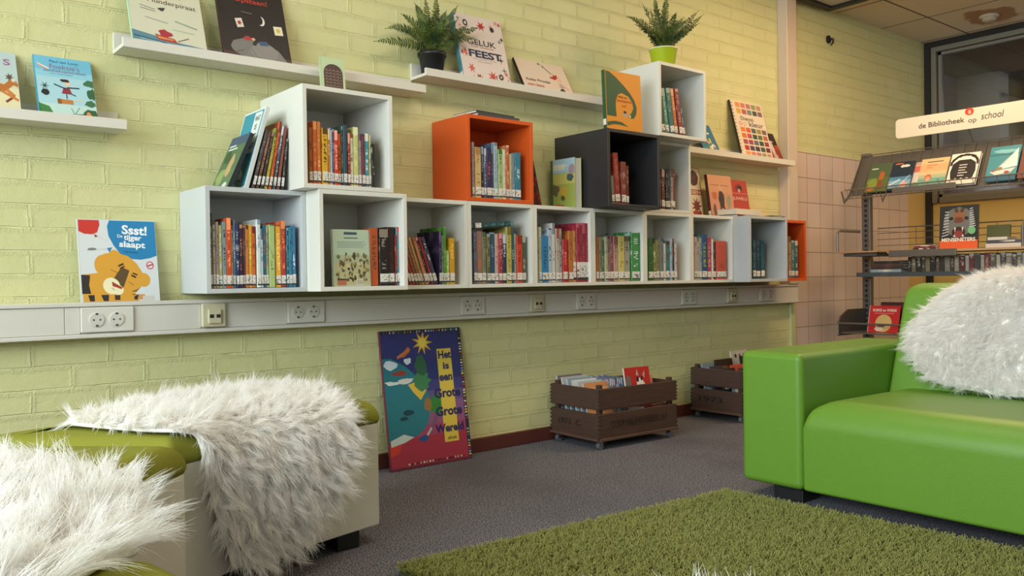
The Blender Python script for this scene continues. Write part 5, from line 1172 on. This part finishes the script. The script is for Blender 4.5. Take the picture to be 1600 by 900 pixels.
# ------------------------------------------------------------------ cases and books in the crates
cg = 'disc cases in the nearer crate'
def incrate(C, x, y, z): v = C.matrix_world @ Vector((x, y, z)); return v
bpy.context.view_layer.update()
cols = [('7A6A70', 'mauve case at the back of the nearer crate'), ('A8B0B0', 'pale grey case in the left stack of the nearer crate, behind the blue one'), ('8098A8', 'blue-grey case in the left stack of the nearer crate'), ('C8D0D0', 'white case in the left stack of the nearer crate'), ('A8B4B8', 'silver case second from the front in the nearer crate'), ('C88858', 'tan case at the front of the left stack in the nearer crate')]
for i, (c, lab) in enumerate(cols):
    v = incrate(CR1, .034, .272-.036*i, .0535)
    shown(v.x, v.y, v.z, .155+.004*(i % 2), .252-.004*i, .009, c, 'B8BCC0', lab, [('D8DCDC', R(.05, .6, .9, .8)), ('50606C', R(.1, .2, .8, .5))] if i < 5 else [('D8A070', R(.05, .1, .95, .9))], lean=12, yaw=-2, cat='disc case', group=cg, name='disc_case')
vc = ['6A6478', '9090A0', '786878', '50607C', 'A8A0B0', '4A86A8', '5A6070', '3C7898', '8A4858']
for i, c in enumerate(vc):
    v = incrate(CR1, .196+.0118*i, .125, .0535)
    spine_book(v.x, v.y, v.z, .0105, .238-.003*(i % 3), .135, c, 'D0D0D8', -3, '%s slim case, %s in the upright row of the nearer crate' % (cname(c), ORD[i]), cg, False, rz=math.radians(-2), name='disc_case')
for k, (c, lab) in enumerate((('A02824', 'red book lying at the bottom of the nearer crate'), ('C8BCB0', 'cream book lying on the red one in the nearer crate'), ('8A2C28', 'dark red book lying under the dog cover in the nearer crate'))):
    v = incrate(CR1, .312, .03, .053+.036*k); flat(v.x, v.y, v.z, .165, .23, .034, -2.3, c, 'D8C8B8', lab, 'books lying in the nearer crate', page_side='y')
v = incrate(CR1, .222, .050, .1625)
v = incrate(CR1, .312, .050, .1625)
shown(v.x-.085, v.y, v.z, .160, .180, .007, 'B02420', 'D8D0C8', 'red cover with a white dog standing in the nearer crate',
  [('6A6460', blob(.12, .6, .10, .25, 95, 12, .2)), ('E0D8D0', [(.45, .05), (.55, .40), (.75, .60), (.90, .05)]), ('E0D8D0', blob(.58, .55, .15, .18, 96, 14, .12)), ('1C1818', ell(.52, .36, .07, .10, 14)), ('1C1818', blob(.50, .68, .05, .08, 97, 10, .2)), ('1C1818', blob(.66, .70, .05, .06, 98, 10, .2)), ('A8A09C', [(.45, .78), (.50, .95), (.56, .78)]), ('A8A09C', [(.70, .78), (.80, .90), (.78, .70)]), ('D8D0C8', bar(.15, .22, .42, .32, .03))], lean=10, yaw=-4, cat='disc case', group=cg, name='disc_case')
v = incrate(CR1, .40, .110, .1625)
shown(v.x, v.y, v.z, .072, .128, .006, 'C89080', 'B8B0A8', 'small pink case right of the dog cover in the nearer crate', [('D8D0C8', R(.1, .1, .6, .5))], lean=12, yaw=-4, cat='disc case', group=cg, name='disc_case')
# farther crate
cg2 = 'books and cases in the farther crate'
for i, (x, y, w, h, c, lab, art) in enumerate([
  (.03, .24, .10, .235, '8090A0', 'blue-grey case at the back of the farther crate', [('C8D0D8', R(.1, .3, .5, .9))]),
  (.03, .185, .10, .225, '3A3C40', 'charcoal case behind the brown one in the farther crate', [('A0B0B8', R(.2, .5, .7, .9))]),
  (.14, .235, .15, .25, '3A241C', 'dark brown book with a round brown motif in the farther crate', [('8A5A34', ell(.5, .7, .28, .16, 16)), ('5A3420', ell(.5, .68, .14, .08, 12))]),
  (.03, .12, .12, .215, '1C2428', 'black case at the front left of the farther crate', [('B8C8D0', R(.1, .5, .4, .7))]),
  (.16, .15, .14, .225, 'B84838', 'coral red book in the farther crate', []),
  (.31, .25, .15, .285, 'CFC4B4', 'white book with dark figures standing tallest in the farther crate', [('3A2C28', blob(.25, .90, .07, .04, 99, 10, .3)), ('8A3028', blob(.5, .90, .06, .04, 98, 10, .3)), ('3A2C28', blob(.75, .90, .06, .04, 97, 10, .3))]),
  (.31, .19, .15, .262, '201C1C', 'black case with a cream band in the farther crate', [('D0C8B8', R(.1, .82, .95, .92))]),
  (.04, .065, .13, .19, '708898', 'slate blue case low at the front of the farther crate', [('C8D8E0', R(.1, .5, .5, .8))]),
  (.19, .075, .13, .19, 'C08050', 'orange-tan book low at the front of the farther crate', [])]):
    v = incrate(CR2, x, y, .0535)
    shown(v.x, v.y, v.z, w, h, .010, c, c, lab, art, lean=9, cat='disc case' if 'case' in lab else 'book', group=cg2, name='disc_case' if 'case' in lab else 'book')

# ------------------------------------------------------------------ books on the rack
def rackbook(y, w, h, cov, lab, art, texts=(), x=4.052, z=1.2640, lean=29, th=.010, group='books on the sloping rack shelf', tilt=0):
    return shown(x, y, z, w, h, th, cov, cov, lab, art, texts, lean=lean, yaw=-90, group=group, tilt=tilt)
rackbook(-.310, .138, .205, '5A6234', 'olive green book with orange figures, left end of the sloping rack shelf', [('4A5A40', R(0, .5, 1, 1)), ('A85A28', blob(.62, .55, .13, .16, 101, 14, .3)), ('7A8A38', blob(.3, .3, .25, .18, 102, 14, .3)), ('B06A2C', blob(.2, .10, .18, .08, 103, 12, .3)), ('8A3C20', blob(.6, .25, .1, .14, 104, 12, .4)), ('C8CCB8', R(.1, .80, .40, .84))])
rackbook(-.452, .136, .200, '1C2C3C', 'dark blue book with white lettering shapes and a pale figure on the rack', [('D8D4CC', blob(.55, .84, .2, .05, 105, 12, .4)), ('C86A40', blob(.3, .93, .2, .03, 106, 10, .4)), ('7AA0B8', R(0, .06, 1, .34)), ('4A80A0', R(0, .34, 1, .46)), ('C8D8E0', bar(.05, .18, .5, .36, .05)), ('D8A088', blob(.72, .16, .16, .10, 107, 12, .3)), ('E0E0E0', bar(.5, .12, .9, .5, .02))])
rackbook(-.572, .080, .185, 'CFC4BC', 'pink and white book tucked behind the sunset-coloured one on the rack', [('C86A60', R(.1, .62, 1, .86)), ('C88078', R(.1, .90, 1, .97)), ('6A8A70', blob(.4, .15, .3, .1, 108, 10, .3))], x=4.075)
rackbook(-.632, .158, .198, 'D8B888', 'sunset-coloured book with a swimming child on the rack', [('D8A878', R(0, .55, 1, .80)), ('A8B090', R(0, .30, 1, .42)), ('6FA090', R(0, 0, 1, .30)), ('C06848', ell(.36, .32, .13, .12, 16)), ('D89878', ell(.36, .28, .09, .08, 14)), ('4A3A38', R(.22, .86, .80, .89)), ('C87850', R(.22, .74, .62, .77)), ('C87850', R(.22, .66, .45, .69)), ('3A6A6C', blob(.75, .22, .04, .02, 109, 8, .2))], x=4.048)
orn = [('241E22', [(.12, .16), (.88, .16), (.94, .40), (.90, .66), (.70, .78), (.30, .78), (.10, .66), (.06, .40)])]
q = random.Random(9)
for k in range(26):
    a = math.pi*(0.0+k/25.0); orn.append(('1C181A', blob(.5+.46*math.cos(a), .62+.30*math.sin(a)+.02, .05, .04, 200+k, 9, .4)))
orn += [('D8D4CC', R(.34, .60-.085*k, .34+q.uniform(.22, .34), .625-.085*k)) for k in range(5)]+[('C8C4BC', blob(u, .16, .05, .03, 130+i, 8, .2)) for i, u in enumerate((.1, .3, .5, .7, .9))]
rackbook(-.800, .157, .210, 'E4DDD2', 'white book with a black ornamental frame on the rack', orn, th=.022)
rackbook(-1.010, .155, .225, '3C8894', 'sea-green book with a white sailing boat on the rack', [('7ABAC0', blob(.5, .85, .35, .06, 110, 14, .3)), ('2C7080', R(0, .72, 1, .78)), ('DCE0DC', [(.35, .30), (.92, .92), (.98, .38)]), ('B8C8C8', [(.30, .32), (.60, .50), (.88, .86)]), ('C8D0CC', [(.10, .26), (.95, .34), (.80, .20), (.3, .16)]), ('8A7A48', blob(.4, .34, .1, .05, 111, 10, .3)), ('A84838', blob(.22, .28, .07, .03, 112, 10, .2)), ('A04840', blob(.68, .22, .10, .04, 113, 10, .2)), ('1E5C7C', R(0, 0, 1, .14))], th=.012)
rackbook(-1.175, .150, .20, '6A3028', 'dark red book at the right end of the visible rack shelf, cut by the frame', [('8A5038', blob(.4, .5, .2, .2, 114, 12, .3))])
# bottom faces of flat volumes hanging under the shelf strip
# middle board
tgf = [('D8591F', R(0, 0, 1, .20)), ('20201E', R(0, .20, 1, 1)), ('6A6A68', ell(.5, .62, .40, .34, 20)), ('8A5A38', ell(.52, .76, .16, .16, 16)), ('6A3A28', blob(.5, .66, .13, .07, 115, 12, .15)), ('3A1818', ell(.5, .38, .18, .13, 16)), ('8A3034', ell(.5, .34, .11, .08, 14)), ('D8D4C8', [(.38, .50), (.43, .49), (.41, .38)]), ('D8D4C8', [(.58, .49), (.63, .50), (.60, .38)]), ('D8D4C8', [(.36, .28), (.40, .34), (.43, .28)]), ('D8D4C8', [(.58, .28), (.61, .34), (.65, .28)]), ('101010', blob(.30, .70, .06, .04, 116, 10, .2)), ('101010', blob(.70, .70, .06, .04, 117, 10, .2)), ('6FB47A', ell(.84, .42, .10, .09, 16))]
for k in range(9):
    tgf.append(('C8CCD0', bar(.06+.01*k, .30+.07*k, .24, .34+.065*k, .018))); tgf.append(('C8CCD0', bar(.94-.01*k, .52+.05*k, .78, .50+.05*k, .018)))
for k in range(4): tgf.append(('141414', bar(.36+.03*k, .98, .42+.02*k, .84, .015))); tgf.append(('141414', bar(.68-.03*k, .98, .60-.02*k, .84, .015)))
shown(4.02, -.777, .8935, .208, .248, .014, '20201E', '20201E', 'book with a roaring tiger face and orange base standing on the rack board', tgf, [('MENSENETERS', .5, .215, .88, .085, 'E8E0D4', .03)], lean=4, yaw=-90)
def rflat(x, y, z, w, dpt, th, c, lab, g): 
    r = flat(x, y, z, w, dpt, th, -90, c, 'D0C8BC', lab, g, page_side='y'); return r
rflat(4.00, -1.035, .8935, .20, .15, .022, 'C8C0B4', 'white book lying lowest right of the roaring tiger book', 'books lying on the rack board')
rflat(4.005, -1.040, .916, .19, .15, .018, '4A4A58', 'grey-blue book lying on the white one on the rack board', 'books lying on the rack board')
rflat(4.00, -1.045, .9345, .10, .15, .016, 'D0CCC4', 'pale book lying topmost beside the roaring tiger book', 'books lying on the rack board')
rflat(3.99, -.640, .8935, .13, .15, .014, '3A2A28', 'dark brown book lying left of the roaring tiger book', 'books lying on the rack board')
rflat(3.995, -.645, .908, .12, .15, .014, '7A2828', 'dark red book lying on the brown one on the rack board', 'books lying on the rack board')
shown(4.10, -1.0, .8935, .12, .13, .012, '4A4E22', '3A3C1C', 'olive book standing behind the lying books on the rack board', lean=6, yaw=-90)
for i, (c, w) in enumerate((('8A3038', .020), ('C8B8A8', .016), ('6A2C30', .02), ('B8A088', .018), ('5A5048', .016), ('A89888', .02))):
    spine_book(4.04, -1.215-.022*i+.02, .8935, w, .075+.01*(i % 3), .12, c, 'D8C8B8', 0, '%s small book, %s in the short upright row on the rack board' % (cname(c), ORD[i]), 'small upright books on the rack board', False, rz=math.radians(-90))
lc = ['3A302A', '7A6A50', '2C2824', '5A4A38', '8A7A60', '302C28', '6A5A40', '403830', '8A8070', '4A3C30', 'A89880', '6A3034', 'B0A898', '7A3038', '504840', 'A8A090', '8A2C30', '6A6050', 'C0B8A0', '4C4840', '908070', '5A5048', '7A6A58', 'A8A8A0', '3C4440', '8A7A68', '5A3A34']
y = -.575
for i, c in enumerate(lc):
    w = .020+.006*((i*7) % 3); pr = cname(lc[i-1]) if i else 'no'
    spine_book(4.062, y, .7685, w, .088+.006*((i*5) % 3), .16, c, 'C8BCA8', 0, '%s book, %s on the lower rack shelf' % (cname(c), ('number %d from the left' % (i+1)) if i > 11 else ORD[i]+' from the left'), 'books on the lower rack shelf', False, rz=math.radians(-90)); y -= w+.0012
for k, (c, w, lab) in enumerate((('9AB0B4', .19, 'pale blue book lying lowest in the left stack of the lower rack shelf'), ('4A342C', .20, 'dark brown book lying second in the left stack of the lower rack shelf'), ('5A4038', .19, 'brown book lying third in the left stack of the lower rack shelf'), ('3A2C28', .16, 'blackish book lying topmost in the left stack of the lower rack shelf'))):
    rflat(4.06, -.345-.006*k, .7685+.0175*k, w, .17, .017, c, lab, 'books lying on the lower rack shelf')
# tray
shown(4.03, -.335, .4035, .190, .165, .006, 'B81C1C', 'D8C8C0', 'red comic album with white title standing in the lowest rack tray',
  [('C8A868', ell(.5, .34, .27, .33, 20)), ('B81C1C', R(0, 0, 1, .01)), ('D88070', R(.18, .70, .82, .725)), ('5A4A48', blob(.42, .22, .12, .05, 120, 12, .3)), ('D8C8B8', blob(.38, .12, .14, .08, 121, 12, .3))], [('SUSKE en WISKE', .5, .83, .78, .10, 'E8D8D0', .02)], lean=14, yaw=-90)
shown(4.09, -.375, .4035, .19, .185, .006, '3A1414', '2A1010', 'dark maroon album behind the red comic in the lowest rack tray', [('6A1818', R(.0, .8, 1, .9))], lean=12, yaw=-90)
shown(4.05, -.530, .4035, .15, .16, .006, '5A5054', '8A4038', 'grey comic album right of the red one in the lowest rack tray', [('C8B8A8', blob(.3, .8, .12, .15, 122, 12, .3)), ('B03028', R(.8, .0, .9, 1))], lean=14, yaw=-90)
fit_texts()
